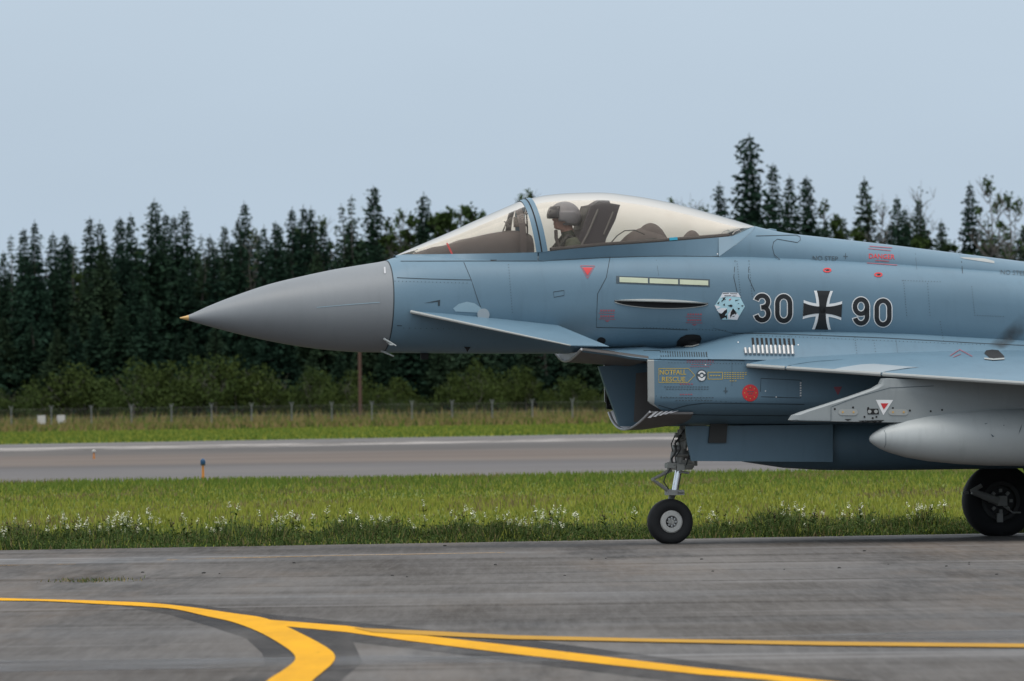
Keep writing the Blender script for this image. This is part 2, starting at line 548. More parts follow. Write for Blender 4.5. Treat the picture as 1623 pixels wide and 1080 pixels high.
UP_A = [(-60, 946), (0, 948), (75, 950), (150, 952), (240, 956), (299, 962), (369, 972), (424, 981), (479, 1005), (519, 1027), (531, 1040), (526, 1052), (509, 1067), (494, 1080), (474, 1105), (460, 1140)]
LO_A = [(390, 1140), (404, 1105), (422, 1080), (449, 1062), (467, 1047), (464, 1035), (442, 1019), (409, 1001), (369, 986), (329, 977), (280, 966), (240, 962), (150, 957), (75, 953), (0, 952), (-60, 951)]
pave('yellow_line', smooth_px(UP_A) + smooth_px(LO_A), M['yline'], .0095)
pave('yellow_line', [(410, 981), (434, 983), (549, 992), (624, 1002), (810, 1023), (960, 1041), (1110, 1059), (1261, 1074), (1330, 1081), (1480, 1097), (1400, 1101), (1211, 1077), (1110, 1069), (960, 1053), (810, 1036), (649, 1016), (549, 1002), (434, 991)], M['yline'], .008)
pave('yellow_line', [(560, 995), (699, 1001), (810, 1007), (1060, 1013), (1311, 1017), (1700, 1021), (1700, 1027), (1311, 1023), (1060, 1018), (810, 1013), (699, 1008), (590, 1002)], M['ylinethin'], .011)
pave('yellow_line', [(265, 886.8), (300, 885.4), (560, 879.8), (800, 875.8), (800, 876.2), (560, 880.5), (300, 887.0), (265, 888.2)], M['ylinefade'], .008)
pave('yellow_line', [(-30, 896.2), (120, 893.8), (120, 894.2), (-30, 897.0)], M['ylinefade'], .008)
pave('sealed_border', [(150, 951), (299, 957), (369, 966), (430, 974), (600, 990), (820, 1012), (1060, 1043), (1400, 1083), (1600, 1110), (1300, 1110), (1060, 1080), (810, 1048), (680, 1032), (560, 1018), (575, 1050), (545, 1075), (520, 1110), (320, 1110), (370, 1075), (420, 1050), (415, 1035), (390, 1012), (330, 992), (270, 975), (200, 962)], M['slurry'], .0055)
pave('sky_sheen_patch', [(-60, 1048), (300, 1044), (640, 1040), (1000, 1042), (1000, 1047), (640, 1052), (300, 1060), (-60, 1066)], M['palepatch'], .0068)  # bluish band: sky reflected by damp asphalt, put into the colour
pave('sky_sheen_patch', [(1240, 1007), (1623, 998), (1700, 998), (1700, 1012), (1623, 1014), (1300, 1012)], M['palepatch'], .0060)  # another band of painted sky sheen

# ------------------------------------------------------------------ trees


def spruce(seed, R0, dens=1.0, h=16.0, club=0.0, bare=0.0):
    """crown of drooping sprays round a trunk; returns (crown array of quads)"""
    r = np.random.default_rng(seed)
    Q = []
    z = h * (.06 + bare)
    while z < h - .25:
        f = 1 - z / h
        rad = (R0 * f ** .80 + .12) * r.uniform(.62, 1.2)
        if club: rad = max(rad, club * math.exp(-((z - h * .94) / (h * .05)) ** 2))
        nb = max(4, int((5 + 4 * f) * dens))
        a0 = r.uniform(0, 6.28)
        for k in range(nb):
            a = a0 + 6.283 * k / nb + r.normal(0, .25)
            ln = rad * r.uniform(.45, 1.2)
            if r.random() < .06: ln *= 1.35
            up = .35 * (1 - f) - .30 * f
            ns = 3 + int(ln * 4.6)
            dx, dy = math.cos(a), math.sin(a)
            for q in range(ns):
                t = (q + r.uniform(.3, 1)) / ns
                p = np.array([dx * ln * t, dy * ln * t, z + ln * t * up - .12 * t * t * ln + r.normal(0, .05)])
                s = r.uniform(.34, .66) * (.34 + .78 * f)
                aa = a + r.normal(0, .9)
                d = np.array([math.cos(aa), math.sin(aa), r.uniform(-.75, .15)]); d /= np.linalg.norm(d)
                w = np.cross(d, r.normal(0, 1, 3)); w /= np.linalg.norm(w) + 1e-6
                w *= s * r.uniform(.3, .52)
                Q += [p - w * .6, p + d * s * .5 - w, p + d * s * 1.1, p + d * s * .45 + w]
        z += r.uniform(.17, .33) / dens ** .5
    for k in range(10):                       # leader shoot
        zz = h - .9 + .1 * k; aa = r.uniform(0, 6.28); s = .26 - .02 * k
        d = np.array([math.cos(aa) * s, math.sin(aa) * s, .12]); w = np.array([-d[1], d[0], 0]) * .35; p = np.array([0, 0, zz])
        Q += [p - w * .5, p + d * .5 - w, p + d, p + d * .5 + w]
    return np.array(Q)


def leafy(seed, h, rx, n, z0, s0=.3, lob=9, thin=1.0, dom=True):
    r = np.random.default_rng(seed)
    Q = []
    lobes = []
    for _ in range(lob):
        a, b = r.normal(0, rx * .42), r.normal(0, rx * .42)
        dome = max(.15, 1 - (a * a + b * b) / (rx * rx) * .8)       # lower towards the rim
        if h > 8:                                                   # a tall crown carries foliage to the tip
            zz = r.uniform(z0, .95); k_ = 1.25 - zz
            lobes.append((a * k_, b * k_, h * zz, rx * r.uniform(.2, .45) * k_)); continue
        lobes.append((a, b, h * (z0 + (.80 - z0) * dome * r.uniform(.25, 1.0)), rx * r.uniform(.18, .42)))
    lobes[0] = (0, 0, h * .86, rx * .26) if h < 8 else (0, 0, h * .95, rx * .2)
    for k in range(n):
        lx, ly, lz, lr = lobes[r.integers(lob)]
        v = r.normal(0, 1, 3); v /= np.linalg.norm(v); v *= lr * r.uniform(.3, 1.05)
        p = np.array([lx, ly, lz]) + v * np.array([1, 1, 1.25])
        if p[2] < .05: p[2] = r.uniform(.05, .5)
        if p[2] > h: p[2] = h - r.uniform(0, .35) * h * .3
        d = r.normal(0, 1, 3); d /= np.linalg.norm(d); w = np.cross(d, r.normal(0, 1, 3)); w /= np.linalg.norm(w) + 1e-6
        s = s0 * r.uniform(.6, 1.25)
        Q += [p, p + d * s * .5 - w * s * .32 * thin, p + d * s, p + d * s * .5 + w * s * .32 * thin]
    return np.array(Q)


def limbs(seed, h, spread, n, z0=.3, r0=.10):
    r = np.random.default_rng(seed)
    parts = []
    for k in range(n):
        z = h * r.uniform(z0, .93); a = r.uniform(0, 6.28); ln = spread * (1.15 - z / h) * r.uniform(.6, 1.3)
        p0 = Vector((0, 0, z)); p1 = p0 + Vector((math.cos(a) * ln * .5, math.sin(a) * ln * .5, ln * .45))
        p2 = p0 + Vector((math.cos(a) * ln, math.sin(a) * ln, ln * .95 + r.uniform(-.2, .3)))
        parts.append(tube([p0, p1, p2], [r0 * .5, r0 * .33, r0 * .12], 4))
        for q in range(3):
            t = r.uniform(.4, 1); b = p1.lerp(p2, t); e = b + Vector((r.normal(0, .35), r.normal(0, .35), r.uniform(.2, .8)))
            parts.append(tube([b, e], [r0 * .18, r0 * .08], 3))
    return join(*parts)


def trunk_vf(h, r0, seed=0, limb=None):
    r = np.random.default_rng(seed)
    pts = [Vector((r.normal(0, .015 * h * t), r.normal(0, .015 * h * t), h * t)) for t in (0, .2, .4, .6, .8, 1)]
    pts[0] = Vector((0, 0, -.3)); pts[-1].x = pts[-1].y = 0
    vf = tube(pts, [r0, r0 * .85, r0 * .68, r0 * .5, r0 * .3, r0 * .06], 7)
    return join(vf, limb) if limb else vf


KINDS = {}


def kind(name, crown, crown_mat, tvf, trunk_mat):
    cm = tri_mesh('crown', crown, None, 'mesh', n=4) if crown is not None else None
    if cm: cm.materials.append(crown_mat)
    tm = bpy.data.meshes.new('trunk'); tm.from_pydata([tuple(v) for v in tvf[0]], [], tvf[1]); tm.materials.append(trunk_mat)
    KINDS[name] = (cm, tm)


for i in range(4):
    kind(f'n{i}', spruce(10 + i, 1.9 + .25 * i, 1.45, club=(.34 if i % 2 else 0)), M['spruce'], trunk_vf(16, .16, i), M['trunk'])
for i in range(4):
    kind(f'm{i}', spruce(20 + i, 2.9 + .25 * i, 1.6), M['spruce' if i % 2 else 'pale_spruce'], trunk_vf(16, .2, i), M['trunk'])
kind('b0', spruce(31, 3.2, 1.8, club=.6), M['spruce'], trunk_vf(16, .26, 3), M['trunk'])
kind('s0', spruce(41, 1.5, .5), M['pale_spruce'], trunk_vf(16, .17, 5), M['twig'])
for i in range(3):
    kind(f'l{i}', leafy(50 + i, 16, 2.6, 1500, .35, .34, 16), M['leaf'], trunk_vf(15.2, .16, i, limbs(i, 15.2, 2.6, 26)), M['trunk'])
kind('t0', leafy(61, 16, 1.9, 420, .45, .30, 16), M['leaf'], trunk_vf(15.6, .12, 8, limbs(9, 15.6, 2.4, 34)), M['twig'])
kind('d0', leafy(63, 16, 1.7, 60, .5, .28, 9), M['leaf'], trunk_vf(16, .11, 9, limbs(11, 16, 2.6, 40, .3, .09)), M['twig'])
for i in range(4):
    kind(f'w{i}', leafy(70 + i, 4.0, 2.5, 2200, .25, .20, 24), M['bush'], trunk_vf(2.6, .07, i, limbs(20 + i, 2.8, 1.6, 8, .1, .06)), M['twig'])

TREF = {'w': 4.0}


def plant_tree(name, kd, u, vtop, Y, label, cat='tree', group=None, sx=1.0):
    top = AT(u, vtop, Y)
    h = max(1.0, top.z)
    s = h / TREF.get(kd[0], 16.0)
    # seen from far off a tree this tall leans by a hair at most
    t = empty(name, (top.x, Y, 0), random.uniform(0, 6.28))
    t.scale = (s * sx, s * sx, s)
    tag(t, label, cat, group)
    cm, tm = KINDS[kd]
    for nm, me in (('crown', cm), ('trunk', tm)):
        if me is None: continue
        o = bpy.data.objects.new(nm, me); col.objects.link(o); o.parent = t
    return t


ONES = ['', 'first', 'second', 'third', 'fourth', 'fifth', 'sixth', 'seventh', 'eighth', 'ninth']
ORD = ['first', 'second', 'third', 'fourth', 'fifth', 'sixth', 'seventh', 'eighth', 'ninth', 'tenth', 'eleventh', 'twelfth', 'thirteenth', 'fourteenth', 'fifteenth', 'sixteenth', 'seventeenth', 'eighteenth', 'nineteenth', 'twentieth', 'twenty-first', 'twenty-second', 'twenty-third', 'twenty-fourth', 'twenty-fifth', 'twenty-sixth', 'twenty-seventh', 'twenty-eighth', 'twenty-ninth', 'thirtieth', 'thirty-first', 'thirty-second', 'thirty-third', 'thirty-fourth', 'thirty-fifth', 'thirty-sixth', 'thirty-seventh', 'thirty-eighth', 'thirty-ninth', 'fortieth', 'forty-first', 'forty-second', 'forty-third', 'forty-fourth', 'forty-fifth']
LEFT = [(5, 397, 'n0'), (17, 372, 's0'), (37, 363, 'n1'), (55, 350, 'n2'), (84, 368, 'n3'), (103, 370, 'm1'), (118, 387, 's0'), (142, 345, 'n1'), (158, 350, 'n3'), (172, 397, 'n0'), (190, 345, 'm1'), (207, 338, 'n0'), (244, 315, 'm3'), (262, 337, 'n2'), (276, 343, 'n1'), (293, 329, 'n3'), (319, 372, 's0'), (333, 372, 'm0'), (356, 358, 'm2'), (377, 347, 'n0'), (387, 320, 'n2'), (400, 352, 't0'), (418, 357, 'n0'), (437, 352, 'n1'), (463, 329, 'n2'), (481, 325, 'n0'), (493, 327, 'n3'), (510, 335, 't0'), (541, 324, 's0'), (557, 310, 's0'), (592, 295, 'm1'), (617, 338, 't0'), (632, 324, 't0'), (671, 305, 'm3'), (652, 335, 'l0'), (694, 330, 'l1'), (712, 325, 'l2'), (730, 318, 't0'), (742, 320, 'l0'), (763, 328, 'l1'), (792, 345, 't0'), (823, 300, 't0'), (836, 292, 't0')]
RIGHT = [(1061, 306, 't0'), (1080, 312, 'd0'), (1094, 306, 'd0'), (1114, 316, 't0'), (1140, 289, 'n3'), (1187, 213, 'b0'), (1225, 260, 'n1'), (1251, 278, 'n2'), (1278, 280, 'm1'), (1304, 308, 't0'), (1326, 338, 'l2'), (1370, 281, 'm0'), (1399, 306, 'd0'), (1421, 309, 'n0'), (1433, 331, 'n1'), (1456, 316, 'm2'), (1460, 285, 'd0'), (1492, 348, 'm0'), (1537, 289, 'n2'), (1566, 270, 't0'), (1580, 300, 't0'), (1598, 296, 't0'), (1612, 304, 't0')]
ORD += [t + (('-' + q) if q else 'ieth') for t in ('fort', 'fift', 'sixt') for q in ONES]
ORD = ORD[:45] + [('forty-' + q) for q in ONES[6:]] + ['fiftieth'] + ['fifty-' + q for q in ONES[1:]] + ['sixtieth']
WORD = {'n': ('spruce_tree', 'narrow dark spruce'), 'm': ('spruce_tree', 'spreading dark spruce'), 'b': ('spruce_tree', 'tall'), 's': ('spruce_tree', 'thin sparse spruce'), 'l': ('leafy_tree', 'bushy green leafy tree'), 't': ('leafy_tree', 'thin-crowned leafy tree'), 'd': ('bare_tree', 'nearly bare twiggy tree')}
random.seed(3)
for i, (u, v, k) in enumerate(LEFT):
    nm, wd = WORD[k[0]]
    plant_tree(nm, k, u, v, 868 + random.uniform(0, 26), f'{wd}, {ORD[i]} treetop from the left edge of the photo', 'tree', 'treetops left of the canopy')
for i, (u, v, k) in enumerate(RIGHT):
    nm, wd = WORD[k[0]]
    if k == 'b0':
        plant_tree(nm, k, u, v, 872, 'tallest and broadest dark spruce, towering behind the rear of the canopy', 'tree', sx=1.05)
    else:
        plant_tree(nm, k, u, v, 868 + random.uniform(0, 26), f'{wd}, {ORD[i]} treetop to the right of the canopy top', 'tree', 'treetops right of the canopy')
FILL = [(-160, 410), (0, 410), (100, 395), (200, 380), (300, 372), (400, 372), (600, 350), (760, 342), (900, 350), (1040, 345), (1200, 335), (1300, 345), (1420, 352), (1510, 385), (1623, 345), (1800, 350)]
for i in range(175):
    u = -60 + i * 9.95 + random.uniform(-6, 6)
    v0 = np.interp(u, [a for a, b in FILL], [b for a, b in FILL])
    k = random.choice(['n0', 'n2', 'm0', 'm1', 'm2', 'm3', 'm1', 'n3'] + (['l0', 'l1', 'l2', 'l2'] if u > 560 else ['l0']))
    plant_tree(WORD[k[0]][0], k, u, v0 + random.uniform(-10, 42) + (0 if i % 3 else 40), random.uniform(872, 912), {'n': 'narrow dark spruce in the packed forest wall below the treetops', 'm': 'spreading dark spruce in the packed forest wall below the treetops', 'l': 'leafy tree mixed into the packed forest wall of spruces'}[k[0]], 'tree', 'forest wall behind the airfield', sx=1.15)
for i in range(46):
    u = -70 + i * 38 + random.uniform(-12, 12)
    k = random.choice(['m0', 'm1', 'm3', 'm2', 'n1'])
    plant_tree('spruce_tree', k, u, random.uniform(470, 560), random.uniform(860, 868), f'young low spruce at the forest foot, {ORD[i]} of its row from the left', 'tree', 'young spruces along the forest foot', sx=1.5)
for i in range(52):
    u = -70 + i * 34 + random.uniform(-18, 18)
    v = random.choice((random.uniform(575, 602), random.uniform(604, 632))) if not (210 < u < 420 or 60 < u < 130 or 740 < u < 840) else random.uniform(556, 590)
    plant_tree('willow_bush', f'w{i % 4}', u, v, random.uniform(846, 858), f'light green willow bush at the forest foot, {ORD[i]} from the left', 'bush', 'bushes along the forest foot', sx=random.uniform(.75, 1.2))
# depth of the wood: what stands behind the front rows reads as one mass
back = []
for k in range(60):
    u = -120 + k * 31 + random.uniform(-10, 10)
    v0 = np.interp(u, [a for a, b in FILL], [b for a, b in FILL])
    top = AT(u, v0 + random.uniform(15, 45), 935)
    c = spruce(200 + k % 5, 2.6, .8) * (top.z / 16.0) * np.array([1.25, 1.25, 1])
    back.append(c + np.array([top.x, 935 + random.uniform(-12, 12), 0]))
# the wood goes on past both edges of the view
side = [spruce(240 + k, 3.0, .42) for k in range(4)]
for k in range(240):
    X = (-1 if k % 2 else 1) * (56 + (k // 2) * 2.4 + random.uniform(-1, 1))
    Y = random.uniform(868, 925)
    back.append(side[k % 4] * (random.uniform(.75, 1.15) * np.array([1.3, 1.3, 1])) + np.array([X, Y, 0]))
o = tri_mesh('distant_forest', np.concatenate(back), M['spruce'], None, n=4)
tag(o, 'deep shaded mass of spruces behind the front rows of trees', 'forest', kind='stuff')

# ------------------------------------------------------------------ perimeter fence, pole, far boxes
FY = 770
fence = empty('perimeter_fence', (0, FY, 0))
tag(fence, 'long chain-link fence on pale posts in front of the forest', 'fence')
px = [-110 + 63.6 * k for k in range(31)]
fy = lambda x: FY - .02 * x
pm = None
pp = []
for u in px:
    p = AT(u, 670, FY)
    pp.append(p.x)
    if pm is None:
        vf = join(tube([(0, 0, -.2), (0, 0, 1.5)], .045, 6), tube([(0, 0, 1.48), (-.14, 0, 1.75)], .03, 5), tube([(0, 0, 1.48), (.14, 0, 1.75)], .03, 5))
        o = mesh('post', vf[0], vf[1], M['galv'], fence); pm = o.data
    else:
        o = bpy.data.objects.new('post', pm); col.objects.link(o); o.parent = fence
    o.location = (p.x, fy(p.x) - FY, 0)
for z in (.8, 1.48):
    vf = tube([(pp[0], fy(pp[0]) - FY, z), (pp[-1], fy(pp[-1]) - FY, z)], .004, 4)
    mesh('wire', vf[0], vf[1], M['galv'], fence)
mt, nt, b = new_mat('chain_link')
tr = nd(nt, 'ShaderNodeBsdfTransparent'); mx = nd(nt, 'ShaderNodeMixShader'); mx.inputs[0].default_value = .07
b.inputs['Base Color'].default_value = (.16, .16, .14, 1)
nt.links.new(tr.outputs[0], mx.inputs[1]); nt.links.new(b.outputs[0], mx.inputs[2])
nt.links.new(mx.outputs[0], nt.nodes['Material Output'].inputs[0])
mesh('chain_link_mesh', [(pp[0], fy(pp[0]) - FY + .03, .05), (pp[-1], fy(pp[-1]) - FY + .03, .05), (pp[-1], fy(pp[-1]) - FY + .03, 1.48), (pp[0], fy(pp[0]) - FY + .03, 1.48)], [(0, 1, 2, 3)], mt, fence, False)

p = AT(571, 655, 838); t = AT(571, 470, 838)
pole = empty('utility_pole', (p.x, 838, 0)); tag(pole, 'reddish wooden utility pole rising below the nose of the jet', 'pole')
vf = tube([(0, 0, -.3), (.02, 0, t.z * .5), (.05, 0, t.z)], [.15, .14, .12], 10); mesh('shaft', vf[0], vf[1], M['wood'], pole)
vf = box((.05, 0, t.z - .5), (1.8, .12, .12)); mesh('crossarm', vf[0], vf[1], M['wood'], pole)
for u, lab in ((66, 'left of the two small white boxes beyond the fence'), (97, 'right of the two small white boxes beyond the fence')):
    p = AT(u, 676, 800)
    e = empty('utility_box', (p.x, 800, 0)); tag(e, lab, 'box')
    vf = box((0, 0, .65), (.62, .5, .7)); mesh('cabinet', vf[0], vf[1], M['rimwhite'], e, False)
    vf = tube([(0, 0, -.1), (0, 0, .34)], .08, 6); mesh('stand', vf[0], vf[1], M['galv'], e)


def edge_light(u, vb, vt, lens, label):
    p = G(u, vb); h = AT(u, vt, p.y).z
    e = empty('edge_light', (p.x, p.y, 0)); tag(e, label, 'airfield light')
    vf = join(tube([(0, 0, 0), (0, 0, h * .72)], [.026, .02], 8), tube([(0, 0, h * .16), (0, 0, h * .2)], .03, 8))
    mesh('stake', vf[0], vf[1], M['orange'], e)
    vf = lathe([(h * .70, .0), (h * .70, .05), (h * .74, .052), (h * .76, .036)], (0, 0, 0), 'Z', 14); mesh('base_ring', vf[0], vf[1], M['geardark'], e)
    vf = lathe([(h * .75, .045), (h * .84, .052), (h * .94, .045), (h, .015), (h, 0)], (0, 0, 0), 'Z', 14); mesh('lens', vf[0], vf[1], lens, e)


edge_light(322, 763, 727, M['bluelens'], 'blue-lensed taxiway edge light on an orange stake beside the runway')
edge_light(149, 728, 713, M['rimwhite'], 'small white-topped orange marker light on the far side of the runway')

# ------------------------------------------------------------------ grass and weeds


def blades(n, xf, yf, hf, wf, lean=.35):
    x = xf(n); y = yf(n, x); h = hf(n, x, y); w = wf(n)
    a = rng.uniform(0, 2 * np.pi, n); la = rng.uniform(0, 2 * np.pi, n); ll = rng.uniform(0, lean, n) * h
    bx, by = np.cos(a) * w, np.sin(a) * w
    V = np.zeros((n, 3, 3), dtype=np.float32)
    V[:, 0] = np.stack([x - bx, y - by, np.zeros(n)], 1)
    V[:, 1] = np.stack([x + bx, y + by, np.zeros(n)], 1)
    V[:, 2] = np.stack([x + np.cos(la) * ll, y + np.sin(la) * ll, h], 1)
    return V.reshape(-1, 3)


def clump_noise(x, y, s, seed):
    r = np.random.default_rng(seed)
    v = np.zeros_like(x)
    for k in range(7):
        a = r.uniform(0, 6.28); f = s * r.uniform(.5, 2.2); v = v + np.sin((x * np.cos(a) + y * np.sin(a) * .5) * f + r.uniform(0, 6.28))
    return v / 7


te = np.vectorize(taxi_edge); ne = np.vectorize(near_edge); fe = np.vectorize(far_edge)
N1 = 170000
xa = lambda n: rng.uniform(-11.5, 11.5, n)


def weed_h(x, y):
    c = clump_noise(x, y, 2.6, 1) + .7 * clump_noise(x, y, 7.0, 5)
    return np.clip(.075 + .22 * np.clip(c + .05, 0, 1.2), .05, .34)


V1 = blades(N1, xa, lambda n, x: te(x) + np.abs(rng.gamma(1.5, 2.6, n)) - .22 + .3 * clump_noise(x, x * 0, 2.8, 4),
            lambda n, x, y: np.clip(weed_h(x, y) * rng.uniform(.3, 1.25, n) * np.clip(1.3 - (y - te(x)) / 11, .32, 1.1) * np.clip((y - te(x) + .5) * .9, .25, 1), .015, .4), lambda n: rng.uniform(.004, .012, n), .7)
mi = np.where(rng.random(N1) < .20, 1, 0); mi = np.where(rng.random(N1) < .12, 2, mi)
o = tri_mesh('verge_weeds', V1, [M['weed'], M['weed2'], M['grass']], None, mi)
tag(o, 'low dark green weeds along the taxiway edge', 'weeds', kind='stuff')
# broad little leaves among the weeds
N2 = 60000
x = rng.uniform(-11.5, 11.5, N2); y = te(x) + np.abs(rng.gamma(1.5, 1.6, N2)) - .15
hh = np.clip(weed_h(x, y) * rng.uniform(.2, 1.1, N2) * np.clip((y - te(x) + .35), .2, 1), .01, .4)
P = np.stack([x, y, hh], 1); D = rng.normal(0, 1, (N2, 3)); D /= np.linalg.norm(D, axis=1)[:, None]
W = np.cross(D, rng.normal(0, 1, (N2, 3))); W /= np.linalg.norm(W, axis=1)[:, None]
s = rng.uniform(.012, .032, (N2, 1))
V2 = np.stack([P, P + D * s * .5 - W * s * .35, P + D * s, P + D * s * .5 + W * s * .35], 1).reshape(-1, 3)
o = tri_mesh('weed_leaves', V2, M['weed'], None, n=4)
tag(o, 'broad little leaves of the weeds on the taxiway verge', 'weeds', kind='stuff')
N3 = 230000
V3 = blades(N3, lambda n: rng.uniform(-21, 21, n), lambda n, x: te(x) + 3 + (ne(x) - te(x) - 3) * rng.uniform(0, 1, n) ** 1.15,
            lambda n, x, y: np.clip((.062 + .035 * clump_noise(x, y, .5, 2) + .02 * np.clip((y - 165) / 30, 0, 1)) * rng.uniform(.4, 1.5, n), .015, .2), lambda n: rng.uniform(.008, .02, n), .5)
yc = V3.reshape(-1, 3, 3)[:, 0, 1]
mi = np.where(rng.random(N3) < np.clip((yc - 140) / 50, .08, .9), 1, 0)
pn = clump_noise(V3.reshape(-1, 3, 3)[:, 0, 0], yc * .35, 1.1, 9)
mi = np.where(rng.random(N3) < .05 + .45 * np.clip(pn * 2.4 - .15, 0, 1), 2, mi)
mi = np.where(rng.random(N3) < .55 * np.clip(-pn * 1.6 - .2, 0, 1), 1, mi)
o = tri_mesh('meadow_grass', V3, [M['grass'], M['grass_far'], M['weed2']], None, mi)
tag(o, 'short yellow-green grass between taxiway and runway', 'grass', kind='stuff')
N4 = 90000
V4 = blades(N4, lambda n: rng.uniform(-55, 55, n), lambda n, x: fe(x) + 1 + rng.uniform(0, 1, n) ** 1.2 * (650 - fe(x)),
            lambda n, x, y: rng.uniform(.05, .18, n), lambda n: rng.uniform(.03, .08, n), .5)
o = tri_mesh('far_meadow', V4, [M['grass_far'], M['grass']], None, (rng.random(N4) < .35).astype(np.int32))
tag(o, 'strip of green grass beyond the runway', 'grass', kind='stuff')
N5 = 60000
V5 = blades(N5, lambda n: rng.uniform(-66, 66, n), lambda n, x: rng.uniform(640, 850, n), lambda n, x, y: rng.uniform(.15, .55, n) + np.clip((y - 770) / 70, 0, 1) * rng.uniform(.2, .95, n), lambda n: rng.uniform(.05, .12, n), .5)
o = tri_mesh('dry_meadow', V5, [M['weed2'], M['grass_far'], M['weed']], None, rng.choice(3, N5, p=[.6, .2, .2]))
tag(o, 'brownish dry grass round the foot of the fence', 'grass', kind='stuff')


def flower_stalk(seed, h):
    r = np.random.default_rng(seed); lf = []; pt = []
    tx, ty = r.normal(0, .04), r.normal(0, .04)
    sv = tube([(0, 0, 0), (tx * .4, ty * .4, h * .5), (tx, ty, h)], [.004, .003, .002], 4)
    for q in range(16):
        z = h * r.uniform(.08, .68); a = r.uniform(0, 6.28); sz = r.uniform(.03, .065)
        p = np.array([tx * z / h, ty * z / h, z]); d = np.array([math.cos(a), math.sin(a), r.uniform(-.1, .6)]); w = np.array([-d[1], d[0], 0]) * .25
        lf += [p, p + d * sz * .6 - w * sz, p + d * sz * 1.2, p + d * sz * .6 + w * sz]
    f0 = r.uniform(.70, .82)
    for q in range(20):
        z = h * (f0 + (1.02 - f0) * q / 20); a = r.uniform(0, 6.28); sz = .018 * (1.2 - .7 * q / 20)
        p = np.array([tx * z / h, ty * z / h, z]); d = np.array([math.cos(a), math.sin(a), r.uniform(-.2, .7)]); w = np.cross(d, [0, 0, 1]) * .5
        pt += [p, p + d * sz - w * sz, p + d * sz * 1.8, p + d * sz + w * sz]
    sm = bpy.data.meshes.new('stem'); sm.from_pydata([tuple(v) for v in sv[0]], [], sv[1]); sm.materials.append(M['weed'])
    lm = tri_mesh('leaf_whorl', np.array(lf), None, 'mesh', n=4); lm.materials.append(M['weed'])
    fm = tri_mesh('flower_spike', np.array(pt), None, 'mesh', n=4); fm.materials.append(M['petal'])
    return sm, lm, fm


FP = [flower_stalk(300 + i, .22 + .02 * i) for i in range(7)]
random.seed(11)
hot = [45, 130, 150, 165, 185, 205, 235, 245, 345, 350, 435, 450, 548, 600, 690, 770, 810, 818, 850, 860, 900, 1120, 1190, 1260, 1320, 1400, 1460]
for i in range(120):
    u = random.choice(hot) + random.gauss(0, 16) if random.random() < .7 else random.uniform(-40, 1520)
    e = G(u, 873 - .0170 * u)
    y = e.y + abs(random.gauss(0, 1)) * 4.0 + .3
    t = empty('white_flower', (e.x * y / e.y, y, 0), random.uniform(0, 6.28))
    tag(t, 'weed with upright white flower spikes on the taxiway verge', 'wildflower', 'white wildflowers along the verge')
    for k in range(random.choice((1, 1, 2, 3))):
        sc = random.uniform(.55, 1.15); off = (random.gauss(0, .07), random.gauss(0, .07), 0)
        st = None
        for nm, me in zip(('stem', 'leaf_whorl', 'flower_spike'), FP[random.randrange(7)]):
            o = bpy.data.objects.new(nm, me); col.objects.link(o)
            o.parent = st or t
            if nm != 'stem': o['kind'] = 'stuff'
            if st is None:
                o.location = off; o.scale = (sc,) * 3; o.rotation_euler.z = random.uniform(0, 6.28); st = o
M['dock'] = plain('brown_dock_seed', (.075, .045, .032), .9)
DK = []
for k in range(3):
    sm_, lm_, fm_ = flower_stalk(340 + k, .24 + .03 * k)
    fm_.materials.clear(); fm_.materials.append(M['dock']); DK.append((sm_, lm_, fm_))
for i, u in enumerate([20, 118, 207, 283, 290, 468, 640, 735, 872, 965, 1140, 1215, 1290, 1365, 1480]):
    e = G(u, 873 - .0170 * u); y = e.y + random.uniform(.6, 2.6)
    t = empty('dock_weed', (e.x * y / e.y, y, 0), random.uniform(0, 6.28))
    tag(t, f'brown dock stalk among the green weeds, {ORD[i]} from the left', 'weed', 'brown docks along the verge')
    for k in range(2):
        st = None
        for nm, me in zip(('stem', 'leaf_whorl', 'seed_head'), DK[(i + k) % 3]):
            o = bpy.data.objects.new(nm, me); col.objects.link(o); o.parent = st or t
            if nm != 'stem': o['kind'] = 'stuff'
            if st is None: o.location = (random.gauss(0, .04), random.gauss(0, .04), 0); o.rotation_euler.z = random.uniform(0, 6); st = o
V6 = np.concatenate([blades(260, lambda n: G(152, 920).x + rng.normal(0, .11, n) * 1.6, lambda n, x: G(152, 922).y + rng.normal(0, .4, n), lambda n, x, y: rng.uniform(.01, .045, n), lambda n: rng.uniform(.003, .007, n), .9)])
o = tri_mesh('crack_weeds', V6, [M['weed'], M['weed2']], None, (rng.random(260) < .5).astype(np.int32))
tag(o, 'thin weeds sprouting from a crack in the taxiway', 'weeds', kind='stuff')
sm = None
for i, (u, v) in enumerate([(226, 908), (323, 909), (348, 910), (466, 893), (622, 913), (645, 915), (895, 913), (1130, 906), (1243, 903), (1330, 901), (1370, 874), (1408, 895), (1500, 898), (1536, 895), (1536, 892), (1112, 887), (938, 887), (960, 886), (705, 866), (785, 896), (1580, 911)]):
    if sm is None:
        vf = lathe([(0, .0), (.004, .7), (.3, .95), (.55, .6), (.7, 0)], (0, 0, 0), 'Z', 7)
        o = mesh('stone', [Vector((p.x * random.uniform(.8, 1.2), p.y, p.z)) for p in vf[0]], vf[1], M['stone'], None, False, fix=False); sm = o.data
    else:
        o = bpy.data.objects.new('stone', sm); col.objects.link(o)
    p = G(u, v, .004); o.location = p; s = random.uniform(.008, .02); o.scale = (s * 1.3, s, s); o.rotation_euler.z = random.uniform(0, 6)
    tag(o, 'small dark stone lying loose on the taxiway', 'stone', 'loose stones on the taxiway')

# ------------------------------------------------------------------ the jet
jet = empty('fighter_jet', (0, JET_D, 0), YAW)
tag(jet, 'blue-grey single-seat fighter jet with black cross marking, taxiing to the left', 'fighter jet')


